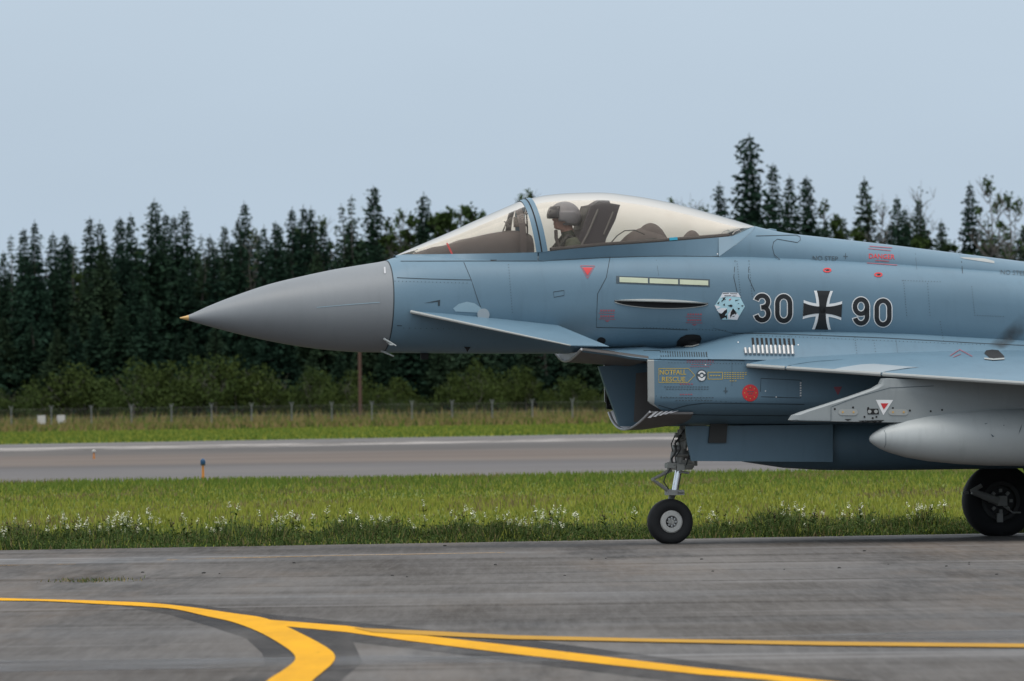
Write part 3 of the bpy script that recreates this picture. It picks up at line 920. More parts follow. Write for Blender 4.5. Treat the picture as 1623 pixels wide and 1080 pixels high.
def part(name, vf, mat, parent=None, **kw):
    return mesh(name, vf[0], vf[1], mat, parent or jet, **kw)


def ss(x, zt, zm, zb, hw, nu, nl, tilt=0.0, N=56):
    out = []
    for k in range(N):
        t = 2 * math.pi * k / N
        c, s = math.cos(t), math.sin(t)
        n = nu if s >= 0 else nl
        z = zm + (zt - zm if s >= 0 else zm - zb) * math.copysign(abs(s) ** (2 / n), s)
        out.append(Vector((x + tilt * (z - zm), hw * math.copysign(abs(c) ** (2 / n), c), z)))
    return out


# u, top v, widest v, bottom v, half width, upper exponent, lower exponent
BODY = [(285, 503.4, 504.2, 505.0, .003, 2, 2), (298.5, 499.6, 504, 508.4, .027, 2, 2), (329, 486, 501.5, 517, .096, 2, 2), (378.6, 466.5, 498.5, 530, .197, 2, 2),
        (428, 450, 496, 541, .282, 2, 2), (477, 438, 494, 549.5, .345, 2, 2), (526, 427.5, 492, 555.5, .397, 2.02, 2.02), (570, 420, 490, 558.5, .432, 2.05, 2.05),
        (607, 413.7, 488, 559, .455, 2.1, 2.1), (628, 406.5, 487, 559.6, .468, 2.15, 2.1), (660, 403, 486, 560, .485, 2.3, 2.12), (720, 402.5, 485, 560.5, .512, 2.5, 2.15),
        (800, 402, 484, 561, .54, 2.7, 2.2), (860, 401, 483, 561, .56, 2.8, 2.25), (1000, 396, 482, 560, .61, 2.8, 2.3), (1140, 396, 482, 558, .66, 2.8, 2.4),
        (1220, 401, 484, 560, .69, 2.8, 2.5), (1400, 413, 492, 575, .74, 2.8, 2.6), (1623, 430, 505, 600, .78, 2.8, 2.8), (1900, 446, 520, 625, .85, 2.8, 3), (2300, 460, 540, 640, .88, 2.8, 3), (2600, 480, 550, 630, .75, 2.6, 2.6)]


def body_sec(u):
    vt, vm, vb, hw, nu, nl = row(BODY, u)
    c = L(u, vm, 0)
    tl = .055 * max(0, min(1, (900 - u) / 250)) * max(0, min(1, (u - 285) / 200))
    return ss(c.x, L(u, vt, 0).z, c.z, L(u, vb, 0).z, max(hw, .002), nu, nl, tl)


us = [285, 287, 290, 294, 298.5]
tip = part('probe_tip', loft([body_sec(u) for u in us], True, True, True), M['tan'])
us = [298.5, 305, 315] + list(range(329, 600, 14)) + [607.5]
radome = part('radome', loft([body_sec(u) for u in us], True), M['radome'])
tip.parent = radome
us = [609.2] + list(range(618, 1000, 14)) + list(range(1000, 2600, 30)) + [2600]
V, F = loft([body_sec(u) for u in us], True, False, True)
xa_, xb_ = L(775, 400, 0).x, L(1150, 400, 0).x          # open the cockpit well
zc = L(860, 440, 0).z
F = [f for f in F if not (len(f) == 4 and all(xa_ < V[i].x < xb_ and abs(V[i].y) < .345 and V[i].z > zc for i in f))]
fus = part('fuselage', (V, F), M['skin'])
FB = BVHTree.FromPolygons([v.co.copy() for v in fus.data.vertices], [tuple(p.vertices) for p in fus.data.polygons])
jr = body_sec(608.3)
jc = sum(jr, Vector()) / len(jr)
part('radome_joint', loft([[jc + (p - jc) * 1.0025 + Vector((dx, 0, 0)) for p in jr] for dx in (-.006, .006)], True), M['line'], radome)

# canopy, windscreen and spine share one family of sections: sill point (u, v, y=-hw) and crown point (u, v, 0)
WS = [((640, 403.5), (628, 405), .05), ((668, 403.3), (648, 396), .13), ((700, 403), (676, 384), .20), ((740, 402.5), (712, 368.5), .27), ((790, 401.8), (760, 347), .335), ((850, 400.5), (823, 319.5), .395)]
AR = [((850, 400.5), (823, 319.0), .400), ((859, 399.6), (831, 316.6), .406), ((868, 399), (839, 314.6), .412)]
CN = [((868, 399), (839, 315.3), .409), ((885, 397), (860, 310.5), .42), ((915, 394), (900, 306.6), .43), ((960, 390), (950, 305.3), .435), ((1010, 386.6), (1000, 310.3), .425), ((1060, 383), (1055, 320), .405), ((1110, 379), (1108, 333.5), .375), ((1160, 374.6), (1157, 347.5), .34), ((1180, 366), (1180, 354.6), .25), ((1193, 360), (1193, 358.8), .16)]


def hump(sec, n=18, grow=0.0, e=.95):
    (ub, vb), (ut, vt), hw = sec
    b, t = L(ub, vb, -hw), L(ut, vt, 0)
    out = []
    for k in range(2 * n + 1):
        a = math.pi * k / (2 * n)
        s, c = math.sin(a), math.cos(a)
        sp = abs(s) ** e
        out.append(Vector((b.x + (t.x - b.x) * sp, -(hw + grow) * math.copysign(abs(c) ** e, c), b.z + (t.z + grow - b.z) * sp)))
    return out


def dense(secs, k=4):
    xs = [i for i in range(len(secs))]
    fl = [(s[0][0], s[0][1], s[1][0], s[1][1], s[2]) for s in secs]
    out = []
    for q in range((len(secs) - 1) * k + 1):
        t = q / k
        a = [pchip(xs, [f[j] for f in fl], t) for j in range(5)]
        out.append(((a[0], a[1]), (a[2], a[3]), a[4]))
    return out


def glass_part(name, secs):
    V, F = loft([hump(s) for s in dense(secs)], False)
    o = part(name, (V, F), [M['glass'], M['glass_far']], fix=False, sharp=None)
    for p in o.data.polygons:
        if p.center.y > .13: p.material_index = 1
    return o


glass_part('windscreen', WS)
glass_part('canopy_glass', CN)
arch = part('canopy_arch', loft([hump(s, grow=.006) for s in dense(AR)], False), M['skin'])
mid = [((857.5, 399.7), (830, 316.8), .405), ((859.6, 399.6), (832, 316.3), .406)]
part('arch_seal', loft([hump(s, grow=.009) for s in mid], False), M['dark'], arch)
# inner lip of the arch, dark brown when seen through the windscreen
part('arch_lining', loft([hump(s, grow=-.03) for s in [((826, 401), (812, 327), .385), ((836, 401), (822, 322), .395)]], False), M['coaming'], arch)


def sill_band(name, pts, mat, parent=None):
    """pts: (u, v top, v bottom, y top, y bottom), mirrored to both sides"""
    a = [L(u, v0, -y0) for u, v0, v1, y0, y1 in pts]; b = []
    for u, v0, v1, y0, y1 in pts:
        h = FB.ray_cast(JI @ CAM, (JR @ ray(u, v1)).normalized())[0]
        q = L(u, v1, -y1)
        if h and h.y < 0 and abs(h.y - q.y) < .16: q = h + Vector((0, .006, -.004))
        b.append(q)
    c = [p + Vector((0, .05, 0)) for p in a]
    vf = loft([c, a, b], False)
    part(name, mir(vf), mat, parent)
    return part(name, vf, mat, parent)


sill_band('windscreen_sill', [(627, 405, 408, .02, .06), (640, 403.5, 409, .055, .12), (668, 403.3, 410.5, .135, .25), (700, 403, 412, .21, .32), (740, 402.5, 413, .28, .385), (790, 401.8, 414, .345, .43), (852, 400.3, 414.5, .405, .47)], M['skin'])
frame = sill_band('canopy_frame', [(854, 400.2, 414, .405, .47), (868, 399, 413.5, .413, .475), (915, 394, 411, .434, .48), (960, 390, 408.5, .439, .48), (1010, 386.6, 407, .429, .475), (1060, 383, 406, .41, .47), (1110, 379, 406, .38, .46), (1140, 376.5, 406.5, .36, .455)], M['skin'])
SP = [((1140, 407), (1193, 358.5), .46), ((1175, 408.5), (1205, 361.6), .455), ((1230, 413), (1240, 369), .45), ((1300, 418), (1300, 376), .44), ((1400, 425.5), (1400, 387.3), .44), ((1523, 435), (1523, 402.6), .44), ((1623, 443.5), (1623, 415.2), .44), ((1800, 458), (1800, 436), .44), ((2100, 478), (2100, 462), .4), ((2400, 490), (2400, 484), .3)]


def spine_sec(s):
    h = hump(s, 18, e=.78)
    d = Vector((0, 0, -.08))
    return [h[0] + d] + h + [h[-1] + d]


spine = part('spine', loft([spine_sec(s) for s in dense(SP)], False, True), M['skin'])
# rear end of the canopy frame, the triangular fillet running up behind the glass
sp0 = spine_sec(SP[0])
vf = loft([[L(1139, 376.6, -.366), L(1160, 374.6, -.344), L(1180, 366, -.256), L(1188, 362, -.21), L(1193, 360, -.17)], [sp0[q] + Vector((-.004, 0, 0)) for q in (1, 5, 10, 14, 18)]], False)
part('canopy_fillet', vf, M['skin'], frame); part('canopy_fillet', mir(vf), M['skin'], frame)

# cockpit well
x0, x1 = L(765, 420, 0).x, L(1160, 420, 0).x
zt, zb = L(860, 412, 0).z, L(860, 520, 0).z
y = .35
V = [(x0, -y, zt), (x1, -y, zt), (x1, y, zt), (x0, y, zt), (x0 + .3, -y, zb), (x1 - .3, -y, zb), (x1 - .3, y, zb), (x0 + .3, y, zb)]
part('cockpit_well', (V, [(4, 5, 6, 7), (0, 1, 5, 4), (1, 2, 6, 5), (2, 3, 7, 6), (3, 0, 4, 7)]), M['cockpit'], smooth=False)
# coaming in front of the pilot
CO = [(652, 403, .05), (687, 391.5, .13), (700, 390, .15), (712, 387, .17), (728, 380.5, .19), (748, 376.5, .22), (772, 371, .25), (790, 368, .27), (806, 365.5, .28), (822, 366, .29), (836, 372, .29)]
secs = []
for u, v, w in CO:
    a = L(u, v, 0); bz = L(u, 412, 0).z
    secs.append([Vector((a.x, -w * math.copysign(abs(math.cos(t)) ** .6, math.cos(t)), bz + (a.z - bz) * abs(math.sin(t)) ** .6)) for t in [math.pi * k / 16 for k in range(17)]])
coam = part('coaming', loft(secs, False, False, True), M['coaming'])
hud = part('head_up_display', join(*[tube([L(u0, v0, yy), L(u1, v1, yy)], .007, 6) for yy in (-.1, .1) for u0, v0, u1, v1 in ((797, 367, 810, 335), (799, 351, 809, 359))],
     tube([L(810, 335, -.1), L(810, 335, .1)], .007, 6), box(L(822, 352, 0), (.05, .24, .10)), tube([L(834, 330, -.2), L(836, 362, -.2), L(836, 398, -.2)], .008, 6), tube([L(828, 336, -.2), L(836, 340, -.2)], .012, 6), tube([L(826, 354, -.2), L(836, 358, -.2)], .014, 6)), M['coaming'], coam)
part('display_glass', extrude([L(797, 367, -.1), L(810, 335, -.1), L(810, 335, .1), L(797, 367, .1)], (.005, 0, 0)), M['glass'], hud)
part('rail_stripe', extrude([L(707, 385.5, -.18), L(709.5, 385, -.18), L(718, 402.8, -.22), L(715, 402.8, -.22)], (0, .004, 0)), M['red'], coam)

# ejection seat and gear behind it
sx = [L(u, v, -.22) for u, v in ((937, 326), (961, 321), (983, 325), (975, 350), (961, 378), (950, 420), (905, 460), (908, 400), (923, 366))]
seat = part('ejection_seat', extrude(sx, (0, .44, 0)), M['seat'], sharp=20)
part('headrest', extrude([L(u, v, -.12) for u, v in ((940, 325), (951, 318), (961, 314.6), (966, 318), (968, 327), (950, 331))], (0, .24, 0)), M['seat'], seat)
part('headrest_pad', extrude([L(u, v, -.16) for u, v in ((933, 330), (938, 328), (926, 366), (920, 364))], (0, .32, 0)), M['geardark'], seat)
part('seat_rail', join(tube([L(948, 332, -.225), L(932, 370, -.225), L(918, 396, -.225)], .012, 6), tube([L(972, 336, -.225), L(957, 372, -.225)], .010, 6)), M['inlet'], seat)


def lump(u0, u1, vt, vb, w, name, mat):
    secs = []
    for k in range(9):
        t = k / 8; u = u0 + (u1 - u0) * t; v = vb + (vt - vb) * math.sin(math.pi * min(1, max(.03, t * .97 + .015))) ** .55
        a = L(u, v, 0); bz = L(u, vb + 4, 0).z
        secs.append([Vector((a.x, -w * math.cos(q), bz + (a.z - bz) * math.sin(q) ** .7)) for q in [math.pi * j / 12 for j in range(13)]])
    return part(name, loft(secs, False, True, True), mat)


lump(985, 1060, 361, 392, .22, 'equipment_cover', M['coaming'])
lump(1010, 1052, 353.5, 378, .16, 'equipment_cover', M['coaming'])
lump(1060, 1160, 374, 384, .26, 'rear_deck', M['coaming'])
lump(1085, 1108, 365, 378, .09, 'equipment_cover', M['coaming'])
rail = [tube([L(u, v, s * yy) for u, v, yy in ((872, 396, .38), (960, 388, .40), (1060, 381, .375), (1155, 373.5, .30))], .022, 8) for s in (-1, 1)]
for q in rail: part('canopy_rail', q, M['cockpit'], frame)
part('canopy_jack', join(tube([L(u, v, -.25) for u, v in ((966, 388), (978, 374), (990, 366), (1006, 365), (1022, 372))], .006, 6), tube([L(940, 392, -.3), L(1000, 383, -.3), L(1040, 378, -.3)], .010, 6)), M['geardark'])
for u in (1150, 1168): part('rescue_handle', tube([L(u - 7, 371.5, -.12), L(u - 3, 367, -.12), L(u + 4, 364.5, -.12), L(u + 6, 367, -.12)], .005, 6), M['metal'])
part('cyan_placard', extrude([L(u, v, -.405) for u, v in ((1061, 377), (1073.5, 376), (1074, 380.5), (1061.5, 381.5))], (0, .01, 0)), M['cyan'])

# ---- intake: flat shoulder fairing, side walls, splitter, smiling lips
INH = .92


def shell_sec(u, inset=0.0, lead=0.0):
    x = L(u, 600, -INH).x + lead
    z = lambda v: L(u, v, -INH).z
    w = INH - inset
    i = inset
    xf = L(1027, 600, -INH).x + lead
    sw = [0, 0, 0, 0, 0, 0, .0, .03, .13, .22, .26, .27, .27, .27]
    port = [(-.42, z(560) - i), (-.75, z(565) - i), (-w + .03, z(569.0) - i), (-w, z(572) - i * .6), (-w, z(600)), (-w, z(628)), (-w + .004, z(636)), (-w + .02, z(640.5)), (-w + .07, z(649) + i), (-w + .13, z(656) + i), (-w + .25, z(664) + i), (-.42, z(671) + i), (-.2, z(674) + i), (0, z(675) + i)]
    ps = [(max(x, xf + q), a, b) for (a, b), q in zip(port, sw)]
    return [Vector(p) for p in ps] + [Vector((p[0], -p[1], p[2])) for p in ps[-2::-1]]


us = [1027, 1030, 1034.5]
lipo = part('intake_side_lip', loft([shell_sec(1027, .025), shell_sec(1026, .012), shell_sec(1026.6, .0), shell_sec(1037)], False), M['edge'])
intake = part('air_intake', loft([shell_sec(u) for u in [1037, 1050, 1100, 1200, 1400, 1623, 2000, 2300]], False, False, False), M['skin'])
lipo.parent = intake
duct = part('intake_duct', loft([shell_sec(1028, .03), shell_sec(1100, .05), shell_sec(1250, .12), shell_sec(1400, .3)], False), M['inlet'], intake)
# top plate with a drooping centre, its underside in shade
TP = []
for k in range(13):
    q = -1 + k / 6
    f = L(897, 574.5 - 19 * abs(q) ** 1.7, .60 * q); f.x = L(897, 570, 0).x + .02 * q * q
    r = Vector((L(1028, 570, -.9).x, .895 * q, L(1028, 580 - 10.5 * abs(q) ** 1.7, -.9).z))
    TP.append((f, r))
lo = [[f, f.lerp(r, .5), r] for f, r in TP]
hi = [[p + Vector((.015 if j == 0 else 0, 0, .018 if j == 0 else .03)) for j, p in enumerate(s)] for s in lo]
ring = [a + b[::-1] for a, b in zip(lo, hi)]
plate = part('intake_top_plate', loft(ring, True, True, True), M['inlet'], intake)
part('plate_lit_sheet', loft([[b[0] + Vector((0, 0, .004)), b[1] + Vector((0, 0, .004))] for b in hi], False), M['lipwhite'], intake)  # white sheet, painted as the lit upper side of the plate
zt_ = L(897, 559.5, 0).z
part('diverter_face', loft([[f + Vector((.004, 0, .010)) for f, r in TP], [Vector((f.x + .02, f.y, max(zt_, f.z + .012))) for f, r in TP]], False), M['lipwhite'], intake)  # front face, its brightness painted with the same white
part('plate_lip', tube([f + Vector((-.004, 0, .009)) for f, r in TP], .013, 6), M['lip'], intake)
# upper shoulder of the intake flowing into the fuselage flank and wing root
FA = [(924, (-.46, 556.5), (-.53, 555.6), (-.60, 555.0)), (975, (-.47, 555.5), (-.62, 557), (-.75, 561.8)), (1025, (-.50, 553), (-.70, 556.5), (-.905, 569.2)), (1080, (-.575, 550), (-.75, 555), (-.925, 569.5)), (1150, (-.655, 534), (-.78, 547), (-.93, 569.8)),
      (1200, (-.692, 527), (-.815, 543), (-.94, 570.5)), (1300, (-.745, 526), (-.865, 545), (-1.0, 573)), (1450, (-.775, 530), (-.91, 553), (-1.06, 576)), (1623, (-.80, 540), (-.97, 562), (-1.15, 580)), (2000, (-.86, 545), (-1.05, 575), (-1.3, 596)), (2300, (-.89, 560), (-1.05, 590), (-1.3, 606))]
secs = []
xs = [f[0] for f in FA]
for u in [924, 940, 960, 975, 1000, 1025, 1050, 1080, 1110, 1150, 1175, 1200, 1250, 1300, 1370, 1450, 1530, 1623, 1750, 1900, 2000, 2300]:
    c = [[pchip(xs, [f[k][j] for f in FA], u) for j in (0, 1)] for k in (1, 2, 3)]
    P = [L(u, v, yy) for yy, v in c]
    ro = JI @ CAM; rd = (JR @ ray(u, c[0][1])).normalized(); hit = FB.ray_cast(ro, rd)[0]
    if hit and u >= 1050: P[0] = hit - Vector((0, .004, 0)); P[1].y = min(P[1].y, P[0].y - .03)
    pts = []
    for k in range(13):
        t = k / 12
        a = P[0] * (1 - t) ** 2 + P[1] * 2 * t * (1 - t) + P[2] * t * t
        pts.append(a)
    secs.append([P[0] + Vector((0, .12, .02))] + pts + [P[2] + Vector((0, .03, -.02))])
vf = loft(secs, False)
fair = part('intake_shoulder', vf, M['skin']); part('intake_shoulder', mir(vf), M['skin'])
# central splitter wall of the intake
V, F = extrude([L(u, v, -.03) for u, v in ((949, 581), (958, 608), (977, 659), (982, 676), (1120, 676), (1120, 570))], (0, .06, 0))
part('splitter_wall', (V, F), M['skin'], intake)
part('splitter_liner', extrude([L(u, v, -.036) for u, v in ((1008, 592), (1004.5, 669), (1110, 672), (1110, 580))], (0, .004, 0)), M['inlet'], intake)
part('intake_side_lip', extrude([L(u, v, .90) for u, v in ((961.5, 622), (974, 651), (961, 648), (960, 632))], (0, -.03, 0)), M['dark'], intake)
# movable lower lip
LIP = []
for k in range(17):
    q = -1 + k / 8
    e = 1 - abs(q) ** 2.0
    v = 655 + 27.5 * e
    f = L(990, v, .86 * q); f.x = L(990, 670, 0).x + .05 * q * q
    r = L(1066, 657 + 17 * e ** .6, .84 * q); r.x = L(1066, 660, 0).x
    LIP.append((f, r))
lo = [[f, f.lerp(r, .35) + Vector((0, 0, -.012)), r] for f, r in LIP]
hi = [[f + Vector((.012, 0, .016)), f.lerp(r, .35) + Vector((0, 0, .012)), r + Vector((0, 0, .02))] for f, r in LIP]
lip = part('lower_lip', loft([a + b[::-1] for a, b in zip(lo, hi)], True, True, True), M['inlet'], intake)
part('lip_edge', tube([f + Vector((-.004, 0, .009)) for f, r in LIP], .011, 6), M['lip'], lip)
part('lip_lit_sheet', loft([[b[0] + Vector((.004, 0, .003)), b[0].lerp(b[1], .6) + Vector((0, 0, .035)), b[1] + Vector((0, 0, .02))] for b in hi[8:]], False), M['lipwhite'], lip)  # white sheet, light painted on the far half of the lip
for k in range(5):
    u = 1027 + 8.2 * k
    part('vent_slat', extrude([L(uu, v, -.895) for uu, v in ((u, 662.5 - 1.9 * k), (u + 12, 653 - .3 * k), (u + 16, 652.3 - .3 * k), (u + 4, 662.8 - 1.9 * k))], (0, .02, 0)), M['lip'], lip)

# ---- lifting surfaces


def airfoil(le, te, th, n=9, droop=0.0):
    le, te = Vector(le), Vector(te)
    c = te - le; ln = c.length
    up = Vector((0, 0, 1))
    def t_(s): return th * (2.6 * math.sqrt(max(s, 0)) - 1.3 * s - 1.3 * s * s) * .9 / 1.35 * .5 * 1.3
    ss_ = [(k / n) ** 2 for k in range(n + 1)]
    top = [le + c * s + up * (t_(s) + droop * s * (1 - s)) for s in ss_]
    bot = [le + c * s - up * (t_(s) * .7 - droop * s * (1 - s)) for s in ss_[1:-1]]
    return top + bot[::-1]


def surf(name, stations, mat, parent=None, flip=False):
    vf = loft([airfoil(*s) for s in stations], True, True, True)
    return part(name, mir(vf) if flip else vf, mat, parent, sharp=50)


ct = -1.78
rl, rt = L(652, 494.5, -.48), L(884, 515.5, -.52)
tl_, tt = L(905, 548, ct), L(966, 549.5, ct)
for fl in (False, True):
    cn = surf('canard', [(rl + Vector((-.02, .12, .012)), rt + Vector((0, .12, .015)), .035), (rl, rt, .035), (tl_, tt, .014)], M['skin'], None, fl)
    d = (tl_ - rl); ct2 = 9
    e0 = [rl + d * k / ct2 + Vector((-.004, 0, .0)) for k in range(ct2 + 1)]
    vf = tube(e0, [.017 - .010 * k / ct2 for k in range(ct2 + 1)], 8)
    part('leading_edge', mir(vf) if fl else vf, M['edge'], cn)
    vf = lathe([(-.06, .056), (.012, .06), (.014, 0)], (0, 0, 0), 'Y', 24)
    pv = [Vector((p.x, -p.y, p.z)) + L(766, 499, -.530) for p in vf[0]]
    part('pivot_cover', mir((pv, vf[1])) if fl else (pv, vf[1]), M['patch'], cn)

# main wing: leading edge sweeps from the intake shoulder, sags outboard
XW0 = L(1182, 580, -.95).x


def le_x(y): return XW0 + 1.33 * (abs(y) - .95)


def y_at(u, v=600):
    a, b = .9, 6.0
    for _ in range(40):
        m_ = (a + b) / 2
        if L(u, v, -m_).x > le_x(m_): a = m_
        else: b = m_
    return (a + b) / 2


yk1, yk2, yr = y_at(1245, 588), y_at(1397, 600), y_at(1623, 608)
z_a, z_b = L(1182, 580, -.95).z, L(1623, 608.5, -yr).z
le_z = lambda y: z_a + (z_b - z_a) * (abs(y) - .95) / (yr - .95)
XTE = XW0 + 6.6
TIPY = 5.3


def wing_st(y):
    c = XTE - .12 * (y - .95) - le_x(y)
    lz = le_z(y)
    return (Vector((le_x(y), -y, lz)), Vector((XTE - .12 * (y - .95), -y, lz + .02)), .042 * c)


for fl in (False, True):
    ys = [.55, .8, .95, 1.2, 1.5, 1.9, 2.4, 3, 4, 5, TIPY]
    st = [wing_st(max(q, .0)) for q in ys]
    for k, q in enumerate(ys):
        if q < .95:
            a = wing_st(.95); st[k] = (Vector((a[0].x + .05, -q, a[0].z)), Vector((a[1].x, -q, a[1].z)), a[2])
    wing = surf('wing', st, M['skin'], None, fl)

    def slat(name, ya, yb, mat, ch=.34, off=.005):
        secs = []
        for q in [ya + (yb - ya) * k / 6 for k in range(7)]:
            a, b_, t = wing_st(q)
            ring = airfoil(a, b_, t, 26)
            nt_ = 27
            keep = [p for p in ring[:nt_] if p.x - a.x < ch][::-1] + [p for p in ring[nt_:][::-1] if p.x - a.x < ch * .7]
            secs.append((q, keep))
        n_ = min(len(s) for _, s in secs)
        out = []
        for q, s in secs:
            a = wing_st(q)[0]
            up = [p for p in s]
            # resample to n_ points
            pts = [up[int(round(i * (len(up) - 1) / (n_ - 1)))] for i in range(n_)]
            cen = a + Vector((.3, 0, 0))
            out.append([p + (p - cen).normalized() * off for p in pts])
        vf = loft(out, False)
        return part(name, mir(vf) if fl else vf, mat, wing, sharp=60)

    slat('root_strake', .955, yk1 - .006, M['skin'], .6)
    slat('leading_edge_slat', yk1 + .006, yk2 - .006, M['skin'], .45)
    slat('leading_edge_slat', yk2 + .006, TIPY - .02, M['skin'], .45)
    slat('replaced_slat_panel', y_at(1318, 594), yk2 - .012, M['patch'], .43, .008)
    for ya, yb in ((.955, yk1 - .006), (yk1 + .006, yk2 - .006), (yk2 + .006, TIPY - .02)):
        pts = [wing_st(ya + (yb - ya) * k / 6)[0] + Vector((.006, 0, .002)) for k in range(7)]
        vf = tube(pts, .020, 8)
        part('leading_edge', mir(vf) if fl else vf, M['edge'], wing)
# fin
surf('tail_fin', [(L(2080, 470, 0), L(2640, 480, 0), .12), (L(2080, 470, 0) + Vector((2.3, 0, 2.6)), L(2640, 480, 0) + Vector((.55, 0, 2.6)), .05)], M['skin'])
fin = bpy.data.objects['tail_fin']
fv = fin.data.vertices
cx = L(2080, 470, 0)
for vtx in fv:                      # thicken sideways, not upwards
    pass
for s in (-1, 1):
    c = L(2590, 565, 0)
    vf = lathe([(-.4, .40), (0, .42), (.5, .36), (.75, .31), (.74, .28), (.2, .30), (.1, 0)], (c.x, s * .42, c.z), 'X', 28)
    part('exhaust_nozzle', vf, M['geardark'])

# ---- pylons, tanks
yp = yk2 + .03
PY = [(1251, 666), (1256, 658.5), (1270, 653), (1300, 643.5), (1345, 629), (1382, 616), (1394, 609), (1398, 600), (1760, 604), (1760, 672), (1420, 670.5), (1256, 668)]
for fl in (False, True):
    prof = [L(u, v, -yp) for u, v in PY]
    cz = sum((p.z for p in prof)) / len(prof)
    c0 = Vector((L(1500, 640, -yp).x, -yp, L(1500, 640, -yp).z))
    ins = [c0 + (p - c0) * .975 + Vector((.02, 0, 0)) for p in prof]
    n = len(prof)
    rings = [[p + Vector((0, -.075, 0)) for p in ins], [p + Vector((0, -.06, 0)) for p in prof], [p + Vector((0, .06, 0)) for p in prof], [p + Vector((0, .075, 0)) for p in ins]]
    vf = loft(rings, True, True, True)
    pyl = part('wing_pylon', mir(vf) if fl else vf, M['pylon'], sharp=25)
    if not fl: port_pylon = pyl
    TK = [(1377.5, 0), (1379, 4.5), (1384, 9), (1394, 15.5), (1410, 22.5), (1435, 30), (1470, 36.5), (1515, 41.5), (1565, 45), (1623, 46.5), (1800, 47), (2000, 46), (2150, 38), (2250, 24), (2310, 0)]
    c = L(1377.5, 696, -yp)
    prof = [(L(u, 696, -yp).x - c.x, r * .00617) for u, r in TK]
    vf = lathe(prof, (c.x, -yp, c.z), 'X', 48)
    tk = part('drop_tank', mir(vf) if fl else vf, M['tank'], sharp=60)
    if not fl: port_tank = tk
c = L(1110, 704, 0)
prof = [(L(u, 704, 0).x - c.x, r * .0062) for u, r in [(1110, 0), (1116, 8), (1140, 20), (1180, 30), (1240, 40), (1300, 44.5), (1380, 46.5), (1700, 47), (1900, 38), (2050, 0)]]
part('centreline_tank', lathe(prof, c, 'X', 40), M['skin'], sharp=60)
part('centreline_pylon', box((L(1450, 675, 0).x, 0, L(1450, 676, 0).z), (1.9, .12, .22)), M['skin'])

# ---- nose gear
ng = L(1062, 827, 0)
NR = .2265
nw = lambda prof, n=48: [(a, r) for a, r in prof]
tyre = lathe([(-.045, .108), (-.068, .125), (-.078, .16), (-.076, .195), (-.058, .2165), (-.030, .2255), (0, .2275), (.030, .2255), (.058, .2165), (.076, .195), (.078, .16), (.068, .125), (.045, .108)], (ng.x, 0, NR - .004), 'Y', 56)
for p in tyre[0]:
    if p.z < .006: p.z = .006
gear = part('nose_gear_leg', join(tube([L(1085, 672, 0), L(1082, 700, 0), L(1077, 738, 0)], [.045, .052, .05], 14), tube([L(1090, 676, -.06), L(1085, 712, -.06)], .02, 8), tube([L(1077, 733, 0), L(1076, 745, 0)], [.068, .06], 14), box(L(1065, 738, -.03), (.12, .12, .05)), box(L(1092, 734, -.02), (.15, .09, .06)), tube([L(1097, 742, .02), L(1087, 715, .02)], .025, 8), tube([L(1098, 728, -.05), L(1100, 738, -.05)], .03, 8), tube([L(1059, 733, -.04), L(1061, 745, -.04)], .022, 8), tube([L(1066, 716, -.05), L(1063, 736, -.05)], .016, 8), tube([L(1072, 705, -.05), L(1066, 722, -.05)], .018, 8), box(L(1078, 690, -.04), (.10, .05, .05)), tube([L(1079, 681, -.05), L(1079, 689, -.05)], .035, 10)), M['gear'])
part('hydraulic_hose', join(tube([L(u, v, -.08) for u, v in ((1080, 690), (1070, 703), (1072, 716), (1064, 728), (1068, 740))], .010, 6), tube([L(u, v, -.06) for u, v in ((1090, 700), (1096, 714), (1094, 728))], .012, 6)), M['geardark'], gear)
for a, b, r_ in (((1070, 700, -.07), (1088, 696, -.07), .012), ((1066, 722, -.07), (1090, 722, -.07), .014), ((1058, 739, -.07), (1102, 736, -.07), .016), ((1078, 748, -.06), (1092, 750, -.06), .012)):
    part('leg_clamp', tube([L(*a), L(*b)], r_, 8), M['gear'], gear)
for pts_ in (((1086, 680), (1075, 694), (1079, 712), (1070, 726), (1074, 744)), ((1092, 684), (1089, 702), (1093, 720), (1086, 742)), ((1063, 742), (1056, 752), (1052, 764), (1060, 776)), ((1070, 690), (1064, 704), (1066, 716))):
    part('brake_line', tube([L(u, v, -.085) for u, v in pts_], .006, 6), M['geardark'], gear)
part('taxi_lamp', lathe([(-.03, .0), (-.03, .035), (.03, .03), (.05, 0)], L(1071, 711, -.04), 'X', 16), M['metal'], gear)
part('steering_actuator', join(tube([L(1060, 741, -.05), L(1072, 741, -.09)], .024, 10), tube([L(1084, 741, -.09), L(1096, 741, -.05)], .024, 10), box(L(1078, 741, -.09), (.08, .05, .06))), M['gear'], gear)
part('oleo_piston', tube([L(1076, 744, 0), L(1069, 783, 0)], .034, 16), M['chrome'], gear)
part('torque_link', join(tube([L(1064, 745, -.02), L(1034, 760, -.02)], [.020, .013], 8), tube([L(1034, 760, -.02), L(1062, 780, -.02)], [.013, .022], 8), tube([L(1034, 760, -.05), L(1034, 760, .02)], .016, 8)), M['gear'], gear)
part('axle_fork', join(box(L(1069, 781, 0), (.17, .13, .05)), tube([L(1068, 778, .0), L(1062, 796, .10), L(1062, 827, .11)], [.035, .03, .028], 10), tube([L(1062, 827, .12), L(1062, 827, -.09)], .022, 10), tube([L(1075, 780, -.08), L(1083, 780, -.08)], .012, 8)), M['gear'], gear)
wheel = part('nose_wheel', lathe([(-.060, .0), (-.060, .022), (-.052, .026), (-.050, .055), (-.072, .062), (-.072, .100), (-.060, .112), (.06, .112), (.072, .1), (.072, .06), (.05, .05), (.05, 0)], (ng.x, 0, NR - .004), 'Y', 40), M['rimwhite'], gear)
part('tyre', tyre, M['rubber'], wheel, sharp=60)
